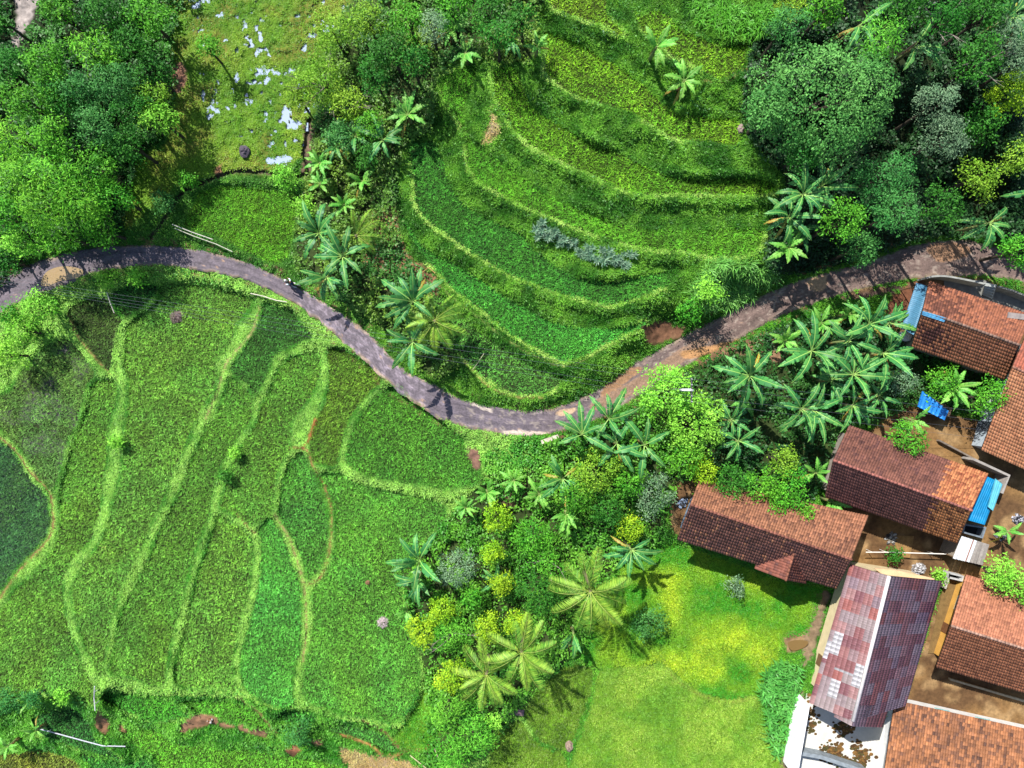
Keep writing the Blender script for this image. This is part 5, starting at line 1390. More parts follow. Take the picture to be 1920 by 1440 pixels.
h7, b7, r7 = gable_house('rusty orange weathered tile roof in the bottom right corner', [(1650, 1500), (2010, 1572)], [(1678, 1313), (2020, 1388)], [(1640, 1640), (2000, 1712)], 5.0, 2.7, (238, 238, 236),
    [clay((182, 122, 82), (104, 74, 62), .45, .22), clay((190, 116, 70), (120, 80, 64), .3, .2)], (170, 110, 80), ze_lo=2.7,
    openings=[('u', .3, 1.2, .9, 1.9, 'window', (150, 190, 190)), ('u', .55, 1.2, .9, 1.9, 'window', (150, 190, 190)), ('w', .2, 1.0, .9, 1.9, 'window', (200, 200, 200))])
h8, b8, r8 = gable_house('narrow dark red lean-to roof between two orange roofs at the right edge', [(1906, 662), (1990, 690)], [(1912, 655), (1994, 682)], [(1886, 697), (1972, 724)], 3.0, 2.8, (150, 140, 130),
    [clay((150, 76, 62), (110, 58, 50), .2, .15), clay((150, 76, 62), (110, 58, 50), .2, .15)], (140, 80, 70), ze_lo=2.3, name='shed', cat='shed', inset=.15)

# ------------------------------------------------------------------ sheds, sheets and walls round the houses
def corr_sheet(name, corners, z, col, mat, label, cat, n=30, amp=.02, group=None, thick=.03, colb=None, split=1.0):
    """corrugated sheet over four photo corners, z one height or four"""
    z = z if hasattr(z, '__len__') else [z] * 4
    A, B, Cc, D = (np.array(WV(*p, h)) for p, h in zip(corners, z))
    u = np.linspace(0, 1, n * 4 + 1)[:, None, None]; v = np.linspace(0, 1, 7)[None, :, None]
    P = (A * (1 - u) + B * u) * (1 - v) + (D * (1 - u) + Cc * u) * v
    r = np.random.default_rng(len(label))
    P[..., 2] += amp * np.sin(np.arange(n * 4 + 1) * np.pi / 2)[:, None] + np.cumsum(r.normal(0, .004, (n * 4 + 1, 7)), 0)
    Q = P.copy(); Q[..., 2] -= thick
    nu, nv = n * 4 + 1, 7
    V = np.vstack([P.reshape(-1, 3), Q.reshape(-1, 3)])
    a = (np.arange(nu - 1)[:, None] * nv + np.arange(nv - 1)[None]).ravel()
    F = np.stack([a, a + 1, a + nv + 1, a + nv], 1)
    o2 = nu * nv
    e = [(k, k + 1, k + 1 + o2, k + o2) for k in list(range(nv - 1)) + list(range((nu - 1) * nv, nu * nv - 1))]
    e += [(k, k + nv, k + nv + o2, k + o2) for k in list(range(0, (nu - 1) * nv, nv)) + list(range(nv - 1, (nu - 1) * nv, nv))]
    c = np.tile(lin(col), (nu * nv, 1)).reshape(nu, nv, 3)
    if colb is not None: c[int(nu * split):] = lin(colb)
    c = c * r.uniform(.9, 1.1, (nu, 1, 1))
    c = c.reshape(-1, 3)
    me = npmesh(name, V, np.vstack([F, F[:, ::-1] + o2, np.array(e)]), np.vstack([c, c]))
    o = link(name, me, mat)
    return tag(o, label, cat, group)
corr_sheet('lean_to_roof', [(1718, 530), (1690, 616), (1713, 628), (1743, 537)], [2.9, 2.9, 3.1, 3.1], (84, 140, 172), M_sheet, 'long blue corrugated sheet roof along the end of the orange house', 'sheet roof', 26)
b = WV(1716, 577, 0)
o = None
mb = MB()
for p in ((1722, 536), (1694, 612)):
    q = WV(*p, 2.8); mb.tube([(q.x, q.y, -.3), (q.x, q.y, 2.86)], .05, 6, lin((120, 96, 70)))
lt = bpy.data.objects['lean_to_roof']
mb.build('post', M_wood, lt)
tag(MB().blob(WV(1697, 631, 1.1), (.62, .5, .35), 4, 14, 8, .12, lin((228, 230, 235))).blob(WV(1692, 629, 1.25), (.4, .35, .25), 5, 12, 7, .12, lin((235, 236, 240))).prism([tuple(WV(x, y, .4)[:2]) for x, y in ((1689, 626), (1704, 628), (1702, 637), (1687, 634))], -.1, .85, lin((120, 110, 100))).build('covered_heap', M_plastic, None, True),
    'white sheet-wrapped heap at the lower end of the blue sheet roof', 'heap')
corr_sheet('tarpaulin', [(1730, 583), (1773, 596), (1771, 604), (1728, 590)], [5.2, 5.15, 5.0, 5.0], (96, 170, 214), M_plastic, 'light blue plastic patch laid over the ridge of the orange house', 'plastic sheet', 6, .03)
corr_sheet('tarpaulin', [(1729, 733), (1779, 770), (1771, 788), (1720, 762)], [1.9, 1.8, 1.5, 1.6], (44, 140, 228), M_plastic, 'bright blue tarpaulin with white corners under the banana plant', 'tarpaulin', 7, .06)
tag(MB().prism([tuple(WV(x, y, 0)[:2]) for x, y in ((1732, 745), (1768, 765), (1762, 780), (1726, 762))], -.1, 1.4, lin((96, 80, 64))).build('wood_stack', M_wood), 'stack covered by the bright blue tarpaulin', 'stack')
t3 = corr_sheet('tarpaulin', [(1850, 893), (1877, 905), (1846, 984), (1814, 975)], [2.9, 2.5, 2.4, 2.8], (20, 136, 190), M_plastic, 'turquoise plastic awning at the right end of the two-toned roof', 'awning', 8, .04)
corr_sheet('tarpaulin', [(1866, 897), (1880, 908), (1862, 958), (1852, 950)], [2.86, 2.62, 2.6, 2.8], (104, 194, 214), M_plastic, 'pale cyan sheet lying over the turquoise awning', 'awning', 4, .03)
mb = MB()
for x, y in ((1876, 904), (1845, 982), (1816, 973)):
    q = WV(x, y, 2.3); mb.tube([(q.x, q.y, -.3), (q.x, q.y, 2.36)], .05, 6, lin((110, 90, 70)))
mb.build('post', M_wood, t3)

def wall_line(name, pts, h, th, col, label, cat='wall', mat=None, z0=-.3, smooth=False):
    """free-standing wall whose TOP runs along these photo pixels"""
    P = catmull(pts, False, 6) if smooth else np.array(pts, float)
    q = [Vector(WV(*p, h)) for p in P]
    mb = MB()
    L, R = [], []
    for i, p in enumerate(q):
        d = (q[min(i + 1, len(q) - 1)] - q[max(i - 1, 0)]); d.z = 0; d.normalize()
        s = Vector((-d.y, d.x, 0)) * th / 2
        L.append(p + s); R.append(p - s)
    ring = [(p.x, p.y) for p in L] + [(p.x, p.y) for p in R[::-1]]
    n = len(q); vs = []; fs = []
    for i in range(n):
        for p in (L[i], R[i]): vs += [(p.x, p.y, z0), (p.x, p.y, h)]
    for i in range(n - 1):
        a, b_ = i * 4, i * 4 + 4
        fs += [(a, b_, b_ + 1, a + 1), (b_ + 2, a + 2, a + 3, b_ + 3), (a + 1, b_ + 1, b_ + 3, a + 3)]
    fs += [(0, 1, 3, 2), ((n - 1) * 4 + 2, (n - 1) * 4 + 3, (n - 1) * 4 + 1, (n - 1) * 4)]
    mb.add(vs, fs, lin(col))
    return tag(mb.build(name, mat or M_concrete), label, cat)
wall_line('boundary_wall', [(1737, 521), (1752, 518), (1775, 518), (1810, 524), (1846, 532)], 1.5, .16, (170, 172, 166), 'curved grey concrete wall above the orange house', smooth=True)
wall_line('boundary_wall', [(1872, 537), (1900, 545), (1960, 570)], 1.4, .16, (150, 150, 142), 'straight stained wall right of the pale slatted gate')
wall_line('yard_wall', [(1826, 861), (1893, 892), (1879, 925)], 1.7, .22, (176, 170, 164), 'grey angled yard wall round the turquoise awning')
wall_line('low_wall', [(1762, 826), (1800, 846), (1826, 860)], .5, .15, (140, 128, 116), 'low wall beside the two-toned roof leading to the grey yard wall')
wall_line('low_wall', [(1782, 1274), (1850, 1294), (1930, 1318)], .3, .18, (214, 196, 160), 'low pale kerb wall below the house under the glossy trees')
wall_line('low_wall', [(1730, 1340), (1790, 1350), (1920, 1395)], .5, .2, (232, 222, 196), 'low cream wall above the rusty orange roof')
wall_line('hall_court_wall', [(1517, 1322), (1506, 1385), (1493, 1460)], 2.5, .16, (255, 255, 255), 'high white plastered wall left of the stained courtyard', mat=M_plaster)
wall_line('court_beam', [(1495, 1412), (1540, 1420), (1625, 1448)], 1.2, .35, (150, 160, 168), 'grey concrete beam across the bottom of the stained courtyard')
tag(sheet('courtyard', [(1512, 1300), (1600, 1350), (1668, 1350), (1655, 1500), (1480, 1500)], .12, (222, 220, 212), M_plaster, 'white concrete courtyard floor with brown dirt stains', 'courtyard', smooth=False), kind='structure')
# dirt lying on the court
mb = MB(); rr = random.Random(9)
for cx, cy, rx, ry, n in ((1580, 1366, 16, 14, 90), (1560, 1410, 16, 16, 110), (1612, 1420, 16, 20, 120), (1520, 1345, 10, 26, 60), (1575, 1425, 20, 8, 60)):
    for i in range(n):
        p = WV(cx + rr.gauss(0, rx * .6), cy + rr.gauss(0, ry * .6), .14); s = rr.uniform(.08, .26)
        mb.add([(p.x + s * math.cos(a + k * 1.05), p.y + s * math.sin(a + k * 1.05) * .8, .128 + rr.uniform(0, .02)) for k in range(6) for a in (rr.uniform(0, .3),)], [(0, 1, 2, 3, 4, 5)], lin(rr.choice([(112, 84, 46), (140, 104, 56), (84, 78, 44), (92, 66, 40)])))
tag(mb.build('dirt', M_ground), 'brown dirt and leaf litter spread on the white courtyard floor', 'dirt', kind='stuff')
wall_line('yard_path_edge', [(1690, 1028), (1693, 1040)], .1, .1, (160, 130, 80), 'short earth kerb in the brown yard', 'kerb')
sheet('yard_path', [(1680, 1004), (1714, 1005), (1706, 1046), (1676, 1043)], .12, (164, 128, 80), M_ground, 'smooth ochre slab in the brown yard', 'path', smooth=False)
sheet('yard_puddle', [(1478, 1205), (1495, 1200), (1515, 1203), (1508, 1214), (1485, 1220)], -.55, (112, 90, 56), M_water, 'brown puddle on the drain beside the hall', 'puddle')
sheet('yard_path', [(1770, 1095), (1806, 1098), (1768, 1225), (1740, 1225)], .10, (134, 108, 66), M_concrete, 'wet brown concrete alley between the hall and the orange house', 'path', smooth=False)
sheet('yard_path', [(1845, 525), (1990, 590), (1990, 640), (1900, 598), (1770, 545), (1770, 527)], .10, (136, 136, 130), M_concrete, 'stained grey concrete strip behind the orange house', 'path', smooth=False)

def slatted(name, corners, z, col, n, label, cat):
    A, B, Cc, D = (WV(*p, h) for p, h in zip(corners, z))
    mb = MB()
    for i in range(n):
        a, b_ = A.lerp(D, (i + .5) / n), B.lerp(Cc, (i + .5) / n)
        mb.bar(a, b_, (D - A).length / n * .78, .04, lin(col))
    mb.bar(A, D, .08, .07, lin(col)); mb.bar(B, Cc, .08, .07, lin(col))
    return tag(mb.build(name, M_wood), label, cat)
slatted('gate', [(1847, 531), (1868, 534), (1860, 560), (1842, 552)], [1.5, 1.5, .15, .15], (176, 180, 174), 5, 'pale slatted gate leaning between the two grey walls', 'gate')
# white sheet shed
def shed():
    pts = [(1803, 1005), (1855, 1021), (1843, 1060), (1786, 1047)]
    q = [WV(*p, 2.3) for p in pts]; base = WV(1820, 1034, 0)
    o = empty('shed', base, 'small flat shed roofed half with white and half with grey boards', 'shed')
    L = [p - base for p in q]
    mb = MB()
    for i in range(9):
        a, b_ = L[0].lerp(L[1], (i + .5) / 9), L[3].lerp(L[2], (i + .5) / 9)
        mb.bar(a + Vector((0, 0, .01 * (i % 2))), b_ + Vector((0, 0, .01 * (i % 2))), (L[1] - L[0]).length / 9 * .96, .03, lin((222, 226, 230)) if i < 5 else lin((146, 138, 132)) * (1 + .2 * (i % 2)))
    mb.build('roof', M_wood, o)
    MB().bar(L[0].lerp(L[1], .42) + Vector((0, 0, .05)), L[3].lerp(L[2], .42) + Vector((0, 0, .05)), .07, .05, lin((150, 100, 84))).build('batten', M_wood, o)
    for p in L:
        c = p.lerp(sum(L, Vector()) / 4, .12); MB().tube([(c.x, c.y, -.3), (c.x, c.y, 2.27)], .06, 6, lin((120, 96, 70))).build('post', M_wood, o)
    mb = MB(); ins = [p.lerp(sum(L, Vector()) / 4, .14) for p in L]
    for a, b_ in ((0, 1), (0, 3), (1, 2)):
        mb.bar(Vector((ins[a].x, ins[a].y, 1.0)), Vector((ins[b_].x, ins[b_].y, 1.0)), .05, 2.0, lin((150, 140, 126)))
    mb.build('wall', M_wood, o)
shed()
def tank(label, corners, h, col):
    q = [WV(*p, h) for p in corners]; mb = MB(); c = lin(col)
    m = sum(q, Vector()) / 4
    for i in range(4):
        a, b_ = q[i], q[(i + 1) % 4]
        d = (b_ - a).normalized() * .07
        mb.bar(Vector((a.x, a.y, h / 2 - .1)) + d, Vector((b_.x, b_.y, h / 2 - .1)) + d, .14, h + .2, c)
    mb.prism([(p.x, p.y) for p in [m.lerp(k, .93) for k in q]], -.1, .15, lin((40, 44, 52)))
    return tag(mb.build('water_tank', M_concrete), label, 'water tank')
tank('open dark concrete tank under the turquoise awning', [(1809, 984), (1848, 990), (1842, 1008), (1806, 998)], 1.0, (128, 140, 152))
tank('small pale concrete trough at the head of the wet alley', [(1781, 1075), (1806, 1081), (1804, 1089), (1779, 1083)], .9, (206, 206, 204))
wall_line('alley_wall', [(1781, 1075), (1778, 1090), (1773, 1104)], .9, .12, (200, 194, 180), 'short pale wall beside the concrete trough')
# rubble and odds and ends
def heap(name, px, py, rpx, n, cols, label, cat, seed, smin=.05, smax=.14, hgt=.4):
    rr = random.Random(seed); c0 = on_ground(px, py); R = rpx * S; mb = MB()
    for i in range(n):
        a, d = rr.uniform(0, 6.28), R * math.sqrt(rr.random()); s = rr.uniform(smin, smax)
        mb.blob((c0.x + d * math.cos(a), c0.y + d * math.sin(a) * .8, c0.z + hgt * max(0, 1 - (d / R) ** 2) * rr.uniform(.3, 1)), (s, s * rr.uniform(.6, 1.2), s * .7), seed + i, 6, 4, .3, lin(rr.choice(cols)) * rr.uniform(.7, 1.2))
    return tag(mb.build(name, M_stone), label, cat, kind='stuff' if False else None)
heap('rubble_heap', 1722, 1066, 13, 130, [(206, 204, 206), (182, 178, 178), (140, 134, 130)], 'white rubble heap beside the canopy of the patchwork hall', 'rubble', 3)
heap('rubble_heap', 1908, 973, 11, 90, [(190, 190, 200), (60, 60, 70), (120, 120, 126)], 'black and white rubbish heap in the yard at the right', 'rubbish', 4)
heap('rubble_heap', 1876, 1003, 12, 70, [(150, 150, 160), (50, 52, 60), (110, 110, 120)], 'dark rubbish heap round the bright young banana plant', 'rubbish', 5)
heap('rubble_heap', 1672, 1010, 14, 90, [(190, 190, 186), (80, 76, 70), (140, 132, 120)], 'scattered debris beside the ochre slab in the yard', 'debris', 6, hgt=.15)
heap('rubble_heap', 1480, 1432, 8, 40, [(170, 168, 166), (110, 106, 100)], 'grey stones at the foot of the high white wall', 'rubble', 7)
heap('rubble_heap', 395, 1350, 7, 30, [(210, 205, 200), (160, 120, 90)], 'pale stones in the white-stained gully', 'stones', 8)
heap('rubble_heap', 1275, 940, 14, 60, [(150, 170, 200), (70, 76, 86), (130, 120, 110)], 'household junk behind the left end of the long dark roof', 'junk', 10, .08, .22)
def boulder(px, py, r, col, label, name='boulder', flat=.7, seed=1, cat='rock'):
    c = on_ground(px, py); mb = MB()
    mb.blob((c.x, c.y, c.z + r[1] * .25), (r[0], r[1], r[1] * flat), seed, 12, 8, .16, lin(col))
    return tag(mb.build(name, M_stone), label, cat)
boulder(460, 286, (.5, .6), (92, 84, 96), 'dark grey boulder at the lower end of the marsh')
boulder(1067, 1398, (.36, .5), (160, 138, 122), 'pinkish pale stone on the bund between two meadow patches', seed=3)
boulder(1388, 243, (.28, .42), (160, 142, 132), 'pale stone at the foot of the giant tree by the golden terrace', seed=4)
boulder(690, 1092, (.25, .25), (130, 100, 72), 'little brown clod in the big bright rice plot', seed=6, cat='clod')
c = on_ground(968, 1333)
tag(MB().box((c.x, c.y, c.z + .15), (1.5, .55, .3), -.12, lin((150, 130, 126))).box((c.x + .1, c.y + .1, c.z + .33), (1.2, .4, .08), -.1, lin((150, 120, 124))).build('stone_slab', M_stone), 'pinkish stone slab under the lower palms', 'slab')
# straw heap: blades on a dome
def straw(px, py, R, label, cols, name='straw_heap'):
    r = np.random.default_rng(int(px)); c = on_ground(px, py); n = 700
    d = unit(r.normal(size=(n, 3)) * (1, 1, .6) + (0, 0, .5)); d[:, 2] = np.abs(d[:, 2])
    B = np.array(c) + d * R * np.array([1, 1, 1.1]) * r.uniform(.7, 1, (n, 1))
    t = unit(d * (.6, .6, -.2) + r.normal(0, .4, (n, 3))); s = unit(np.cross(t, d))
    V, F = kites(B, t, s, r.uniform(.15, .35, n), np.full(n, .03), .2)
    w = r.random((n, 1)); cc = np.repeat(lin(cols[0]) * w + lin(cols[1]) * (1 - w), 4, 0)
    return tag(link(name, npmesh(name, V, F, cc), M_grass), label, 'straw heap')
straw(718, 1166, .42, 'round pale straw heap in the big bright rice plot', ((232, 214, 220), (190, 170, 170)))
straw(331, 595, .48, 'greyish straw heap on the bare patch of the largest rice strip', ((170, 150, 150), (120, 96, 90)))
# culvert head
c = on_ground(1030, 825)
a, b_ = WV(1015, 829, .5), WV(1047, 818, .5)
tag(MB().bar(a, b_, .35, .35, lin((220, 206, 190))).bar(Vector((a.x + .1, a.y - .1, -.3)), Vector((b_.x - .1, b_.y - .1, -.3)), .25, 1.2, lin((150, 140, 128))).build('culvert_head', M_concrete), 'pale concrete culvert head on the outer edge of the road bend', 'culvert')
corr_sheet('roof_patch', [(1890, 585), (1930, 590), (1926, 600), (1888, 596)], [3.75, 3.7, 3.85, 3.9], (150, 140, 136), M_sheet, 'grey sheet patch at the upper right of the orange roof', 'sheet', 4, .015)
# ------------------------------------------------------------------ poles, bamboo, cables
def pole_line(name, pts, rad, col, label, cat, lift=.25, posts=0, mat=None):
    q = [on_ground(*p) + Vector((0, 0, lift)) for p in pts]
    mb = MB(); mb.tube(q, rad, 6, lin(col))
    ob = tag(mb.build(name, mat or M_wood), label, cat)
    if posts:
        for i in range(posts):
            t = (i + .5) / posts * (len(q) - 1); k = int(t); p = q[k].lerp(q[min(k + 1, len(q) - 1)], t - k)
            MB().tube([p - Vector((.05, 0, lift + .3)), p + Vector((0, 0, .08))], .03, 5, lin(col)).build('post', M_wood, ob)
    return ob
pole_line('bamboo_pole', [(472, 551), (495, 556), (520, 564), (540, 567)], .05, (214, 206, 190), 'pale bamboo pole lying along the outer edge of the road', 'pole', .3)
pole_line('bamboo_rail', [(330, 424), (365, 438), (405, 452)], .045, (206, 206, 190), 'upper bamboo rail beside the lone rice plot', 'rail', .7, 3)
pole_line('bamboo_rail', [(332, 430), (368, 445), (410, 460), (440, 474)], .045, (196, 198, 176), 'lower bamboo rail beside the lone rice plot', 'rail', .5, 3)
pole_line('dry_stick', [(206, 549), (212, 568), (220, 588)], .05, (206, 200, 186), 'dry forked stick on the edge of the three-cornered rice plot', 'stick', .5)
pole_line('bamboo_pipe', [(75, 1361), (120, 1373), (160, 1384), (198, 1394), (240, 1395)], .055, (206, 210, 220), 'long whitish bamboo pipe on the lower left bank', 'pipe', .45, 4)
pole_line('bamboo_pole', [(187, 1280), (186, 1302), (188, 1325)], .05, (220, 220, 225), 'pale pole standing across the foot of the wide bund', 'pole', .8, 2)
pole_line('bamboo_pole', [(816, 1400), (826, 1425)], .06, (180, 160, 140), 'short leaning pole by the feathery trees at the bottom', 'pole', .4)
pole_line('bamboo_pole', [(770, 1412), (800, 1436)], .05, (206, 196, 150), 'thin pole among the dry scrub at the bottom edge', 'pole', .4)
pole_line('bamboo_pole', [(790, 515), (805, 503), (817, 514)], .04, (190, 150, 90), 'brown bent pole at the corner of the orange earth bed', 'pole', .5)
pole_line('bamboo_pole', [(887, 693), (897, 680), (908, 663)], .03, (190, 190, 150), 'thin pole crossing the lowest upper terrace', 'pole', .5)
pole_line('white_pipe', [(1612, 1030), (1650, 1030), (1782, 1034)], .05, (232, 226, 216), 'long white pipe running across the brown yard', 'pipe', 1.1, 3, M_paint)

PP = WV(1298, 732, 9.5); pz = ground_at(PP.x, PP.y)
pole = empty('utility_pole', (PP.x, PP.y, pz), 'utility pole with crossarm rising beside the light green trees', 'utility pole')
hp = 9.5 - pz
MB().tube([(0, 0, -.5), (0, 0, hp + .15)], [.15, .09], 9, lin((176, 178, 184))).build('pole', M_concrete, pole, True)
MB().box((0, 0, hp - .25), (.11, 2.0, .11), 0, lin((96, 92, 92))).build('crossarm', M_metal, pole)
MB().box((-.45, .06, hp - .1), (.75, .16, .14), 0, lin((226, 228, 232))).build('street_lamp', M_paint, pole)
for y in (-.9, -.45, .45, .9):
    MB().tube([(0, y, hp - .2), (0, y, hp)], [.05, .035], 7, lin((206, 206, 210))).build('insulator', M_paint, pole)
def cable(a, b, sag, label, group=None):
    a, b = Vector(a), Vector(b)
    pts = [a.lerp(b, t / 24) - Vector((0, 0, sag * 4 * (t / 24) * (1 - t / 24))) for t in range(25)]
    return tag(MB().tube(pts, .008, 5, lin((120, 126, 132))).build('power_cable', M_metal), label, 'power cable', group)
LB = 'thin cable strung from the utility pole across the road towards the left field'
RB = 'thin cable strung from the utility pole over the banana grove to the right houses'
for y, ex, ey in ((-.9, 60, 640), (-.45, 60, 630), (.45, 60, 618), (.9, 60, 606)):
    cable((PP.x, PP.y + y, 9.5), WV(ex - 140, ey - 110 + y * 12, 7.5), 1.3, LB, 'cables left of the pole')
for y, (ex, ey) in ((-.9, (1838, 822)), (-.45, (1842, 806)), (.45, (1850, 790)), (.9, (1870, 775))):
    cable((PP.x, PP.y + y, 9.5), WV(ex, ey, 4.6 if ex > 1850 else 3.6), .5, RB, 'cables right of the pole')

# ------------------------------------------------------------------ agave strip and fodder grass
def rosette(name, R, n, cols, seed, e0=(.25, 1.2), wd=.09):
    r = np.random.default_rng(seed); az = np.arange(n) * 2.4 + r.normal(0, .15, n); e = np.linspace(e0[0], e0[1], n)
    t = np.stack([np.cos(az) * np.cos(e), np.sin(az) * np.cos(e), np.sin(e)], 1); s = np.stack([-np.sin(az), np.cos(az), np.zeros(n)], 1)
    V, F = kites(np.zeros((n, 3)) + (0, 0, .05), t, s, R * r.uniform(.8, 1.2, n), np.full(n, wd), .12)
    w = r.random((n, 1)); c = np.repeat(lin(cols[0]) * w + lin(cols[1]) * (1 - w), 4, 0)
    me = npmesh(name, V, F, c); me.materials.append(M_leaf); return me
AG = [rosette('spiky_plant', .52, 22, ((80, 124, 96), (146, 176, 146)), 40 + i) for i in range(3)]
r = random.Random(3)
ag_line = catmull([(1003, 432), (1030, 445), (1070, 466), (1110, 482), (1150, 490), (1178, 494)], False, 12)
for i in range(64):
    p = ag_line[r.randrange(len(ag_line))]; x, y = p[0] + r.uniform(-10, 10), p[1] + r.uniform(-17, 8)
    link('spiky_plant', AG[i % 3], None, None, on_ground(x, y) + Vector((0, 0, .15)), (0, 0, r.uniform(0, 6.28)), r.uniform(.7, 1.25))
    o = bpy.data.objects[-1] if False else C.objects[-1]
    tag(o, 'grey-green spiky rosette plant in the strip along the terrace bank', 'spiky plant', 'grey-green spiky plants on the terrace bank')
FOD = [(1435, 1262), (1460, 1245), (1490, 1240), (1500, 1258), (1492, 1300), (1480, 1350), (1470, 1400), (1455, 1420), (1445, 1390), (1430, 1330), (1428, 1290)]
rg = np.random.default_rng(8)
x, y = scatter(mask_poly(FOD), 5.5, rg)
q = samp(fbm(20, 91), x, y)[:, None]
me = tuft_mesh('fodder_grass', x, y, samp(Z, x, y) + .35, 11, 1.0, .11, .85, lin((60, 140, 50)) * (1 - q) + lin((116, 190, 90)) * q, rg, .45, .08)
tag(link('fodder_grass', me, M_grass), 'patch of tall broad-bladed fodder grass left of the patchwork hall', 'fodder grass', kind='stuff')
# long-bladed grass clump at the end of the terraces
x, y = scatter(mask_poly([(1300, 545), (1330, 500), (1390, 490), (1440, 510), (1452, 530), (1400, 560), (1340, 580), (1305, 575)]), 7, rg)
q = samp(fbm(20, 92), x, y)[:, None]
me = tuft_mesh('reed_grass', x, y, samp(Z, x, y) + .2, 14, 1.15, .06, .85, lin((78, 150, 50)) * (1 - q) + lin((140, 200, 96)) * q, rg, .5, .1)
tag(link('reed_grass', me, M_grass), 'arching long-bladed grass clump above the road at the terrace ends', 'reed grass', kind='stuff')
x, y = scatter(mask_poly([(1290, 15), (1340, 5), (1400, 20), (1455, 10), (1470, 45), (1430, 70), (1380, 68), (1320, 50)]) & ~m_field, 6, rg)
me = tuft_mesh('reed_grass', x, y, samp(Z, x, y) + .2, 12, .9, .06, .8, lin((92, 164, 44)), rg, .5, .1)
tag(link('reed_grass', me, M_grass), 'tall tufted grass on the bank above the golden terraces at the top', 'reed grass', kind='stuff')

# ------------------------------------------------------------------ motorbike and rider
BZ = 0.02
bp, ft = WV(549, 532.5, BZ), WV(538, 527, BZ)
hd = math.atan2(ft.y - bp.y, ft.x - bp.x)
bike = empty('motorbike', bp, 'small dark motorbike with white side panels riding up the road', 'motorbike', rz=hd)
def ring(c, R, r_, n=18, m=6, col=(20, 20, 22)):
    mb = MB(); vs = []; fs = []
    for i in range(n):
        a = 2 * math.pi * i / n
        for j in range(m):
            b_ = 2 * math.pi * j / m; q = R + r_ * math.cos(b_)
            vs.append((c[0] + q * math.cos(a), c[1] + r_ * math.sin(b_), c[2] + q * math.sin(a)))
    for i in range(n):
        for j in range(m): fs.append((i * m + j, i * m + (j + 1) % m, ((i + 1) % n) * m + (j + 1) % m, ((i + 1) % n) * m + j))
    return mb.add(vs, fs, lin(col))
for x in (.62, -.62):
    w = empty('wheel', (x, 0, .29), None, None); w.parent = bike
    del_keys = [k for k in w.keys()]
    ring((0, 0, 0), .24, .05).build('tyre', M_rubber, w, True)
    mb = ring((0, 0, 0), .18, .015, col=(180, 180, 185))
    for k in range(5):
        a = k * 1.2566; mb.bar((0, 0, 0), (.18 * math.cos(a), 0, .18 * math.sin(a)), .02, .02, lin((180, 180, 185)))
    mb.build('rim', M_metal, w)
body = MB()
body.tube([(-.55, 0, .55), (-.2, 0, .52), (.15, 0, .42), (.38, 0, .62), (.5, 0, .85)], [.09, .13, .11, .10, .07], 9, lin((30, 32, 38)))
body.build('frame', M_paint, bike, True)
MB().tube([(-.75, 0, .68), (-.5, 0, .76), (-.1, 0, .74), (.1, 0, .68)], [.07, .12, .13, .08], 9, lin((22, 22, 26))).build('seat', M_rubber, bike, True)
for sd2 in (-1, 1):
    MB().tube([(-.70, .12 * sd2, .62), (-.45, .15 * sd2, .6), (-.1, .13 * sd2, .5)], [.03, .07, .04], 7, lin((220, 222, 226))).build('side_panel', M_paint, bike, True)
MB().tube([(.36, 0, .92), (.48, 0, .8), (.52, 0, .55)], [.10, .10, .05], 9, lin((220, 222, 228))).build('front_fairing', M_paint, bike, True)
MB().tube([(.45, .06, .8), (.62, .06, .29)], .025, 6, lin((150, 150, 155))).tube([(.45, -.06, .8), (.62, -.06, .29)], .025, 6, lin((150, 150, 155))).build('fork', M_metal, bike)
MB().tube([(.28, -.34, .98), (.38, -.12, 1.0), (.38, .12, 1.0), (.28, .34, .98)], .018, 6, lin((40, 40, 42))).build('handlebar', M_metal, bike)
MB().blob((.58, 0, .82), (.06, .08, .08), 2, 10, 6, .0, lin((235, 235, 225))).build('headlight', M_paint, bike, True)
MB().tube([(-.1, -.14, .3), (-.55, -.17, .32), (-.85, -.17, .38)], [.03, .05, .05], 7, lin((120, 120, 124))).build('exhaust', M_metal, bike, True)
for sd2 in (-1, 1):
    MB().tube([(.33, .22 * sd2, 1.0), (.34, .26 * sd2, 1.14)], .01, 5, lin((40, 40, 42))).blob((.34, .28 * sd2, 1.17), (.02, .05, .035), 3, 8, 5, 0, lin((40, 40, 42))).build('mirror', M_metal, bike)

def skin_obj(name, chains, mat, parent, sub=1):
    """chains: lists of (x,y,z,radius) that share joints by position; grown into one surface by a skin modifier"""
    bm = bmesh.new(); sk = bm.verts.layers.skin.verify(); idx = {}
    def vert(p):
        k = tuple(round(c, 4) for c in p[:3])
        if k not in idx:
            v = bm.verts.new(p[:3]); v[sk].radius = (p[3], p[3]); idx[k] = v
            if len(idx) == 1: v[sk].use_root = True
        return idx[k]
    for ch in chains:
        vs = [vert(p) for p in ch]
        for a, b_ in zip(vs, vs[1:]):
            if not bm.edges.get((a, b_)): bm.edges.new((a, b_))
    me = bpy.data.meshes.new(name); bm.to_mesh(me); bm.free()
    me.materials.append(mat)
    ob = link(name, me, None, parent)
    m1 = ob.modifiers.new('skin', 'SKIN'); m1.use_smooth_shade = True
    ob.modifiers.new('sub', 'SUBSURF').levels = sub; ob.modifiers['sub'].render_levels = sub
    return ob
rider = empty('person', bp, 'rider in a black helmet and pale-sleeved dark jacket sitting on the motorbike', 'person', rz=hd)
M_navy = material('navy_jacket', .8, .2, base=tuple(lin((28, 52, 92))), noise=.15, scale=8)
M_pale = material('pale_sleeve', .8, .2, base=tuple(lin((206, 214, 226))), noise=.1, scale=8)
M_trs = material('dark_trousers', .85, .2, base=tuple(lin((34, 36, 48))), noise=.15, scale=8)
M_helm = material('black_helmet', .2, .5, base=(.01, .01, .012))
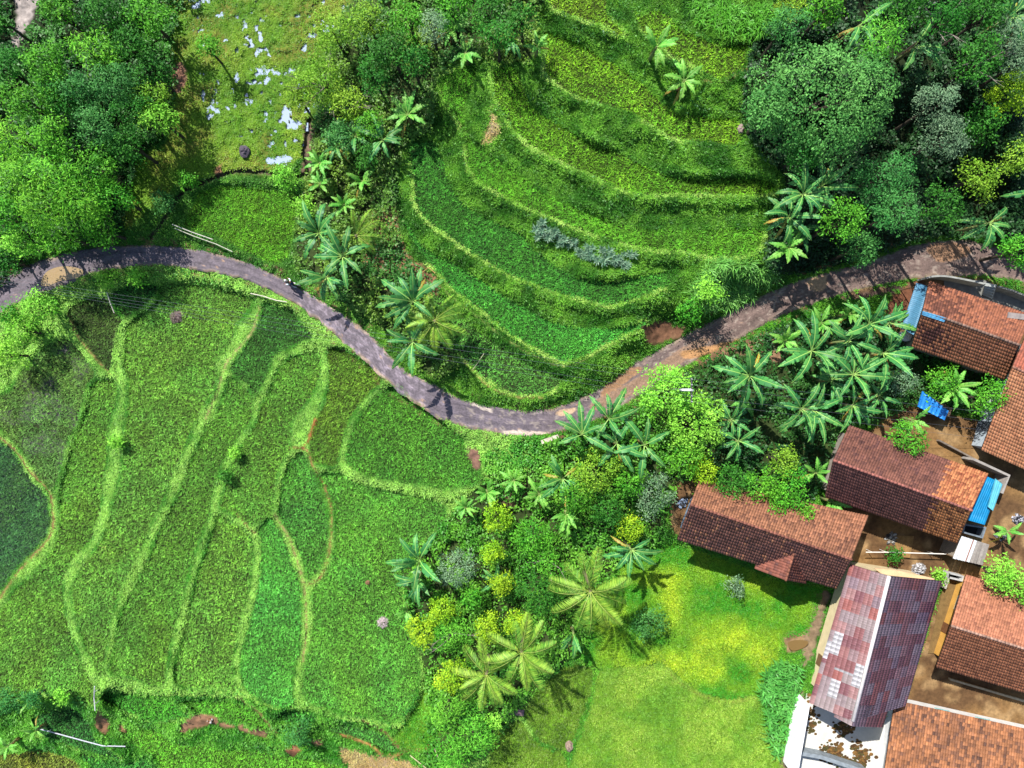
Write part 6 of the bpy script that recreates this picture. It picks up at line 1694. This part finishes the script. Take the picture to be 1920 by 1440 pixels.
pel = (-.28, 0, .86, .13)
torso = [pel, (-.24, 0, 1.02, .13), (-.17, 0, 1.22, .15), (-.12, 0, 1.36, .10), (-.10, 0, 1.43, .055), (-.07, 0, 1.50, .06), (-.05, 0, 1.58, .09), (-.045, 0, 1.66, .075)]
chains = [torso]
for s_ in (-1, 1):
    chains += [[torso[3], (-.13, .18 * s_, 1.34, .06), (.03, .27 * s_, 1.16, .046), (.22, .30 * s_, 1.04, .035), (.29, .31 * s_, 1.02, .036)],
               [pel, (-.24, .11 * s_, .84, .09), (.14, .19 * s_, .78, .07), (.10, .17 * s_, .55, .05), (.06, .15 * s_, .36, .04), (.16, .16 * s_, .31, .035)]]
    hx, hy, hz = .29, .31 * s_, 1.02
    for f in range(4):                                              # fingers closed round the grip
        yy = hy + (-.03 + .02 * f) * 1.0
        chains.append([(hx, hy, hz, .036), (hx + .045, yy, hz + .012, .011), (hx + .07 - .003 * f, yy, hz - .012, .010), (hx + .055 - .003 * f, yy, hz - .035, .009)])
    chains.append([(hx, hy, hz, .036), (hx + .01, hy - .045 * s_, hz - .01, .012), (hx + .035, hy - .055 * s_, hz - .028, .010)])
skin_obj('body', chains, M_skin, rider)
skin_obj('jacket', [[(-.285, 0, .90, .15), (-.24, 0, 1.03, .15), (-.17, 0, 1.22, .17), (-.12, 0, 1.37, .115)]] , M_navy, rider)
for s_ in (-1, 1):
    skin_obj('sleeve', [[(-.12, .10 * s_, 1.35, .085), (-.13, .18 * s_, 1.34, .08), (.03, .27 * s_, 1.16, .062), (.20, .30 * s_, 1.05, .048)]], M_pale, rider)
    skin_obj('trouser_leg', [[(-.28, .05 * s_, .86, .12), (-.22, .11 * s_, .845, .105), (.14, .19 * s_, .785, .085), (.10, .17 * s_, .55, .066), (.065, .15 * s_, .40, .06)]], M_trs, rider)
    MB().tube([(.04, .155 * s_, .36), (.10, .16 * s_, .32), (.22, .165 * s_, .30)], [.055, .055, .04], 8, lin((40, 34, 30))).build('shoe', M_rubber, rider, True)
hm = MB().blob((-.045, 0, 1.63), (.145, .13, .14), 1, 16, 10, 0, (1, 1, 1)).build('helmet', M_helm, rider, True)
MB().blob((.06, 0, 1.60), (.06, .09, .05), 1, 10, 6, 0, (1, 1, 1)).build('visor', M_glass, hm, True)
# face under the visor: nose, eyes, mouth, ears
MB().blob((.05, 0, 1.565), (.018, .014, .022), 1, 7, 5, 0).blob((.035, .033, 1.59), (.012, .014, .010), 1, 7, 5, 0).blob((.035, -.033, 1.59), (.012, .014, .010), 1, 7, 5, 0).blob((.035, 0, 1.53), (.012, .026, .008), 1, 7, 5, 0).blob((-.05, .088, 1.57), (.02, .012, .03), 1, 7, 5, 0).blob((-.05, -.088, 1.57), (.02, .012, .03), 1, 7, 5, 0).build('face', M_skin, rider, True)
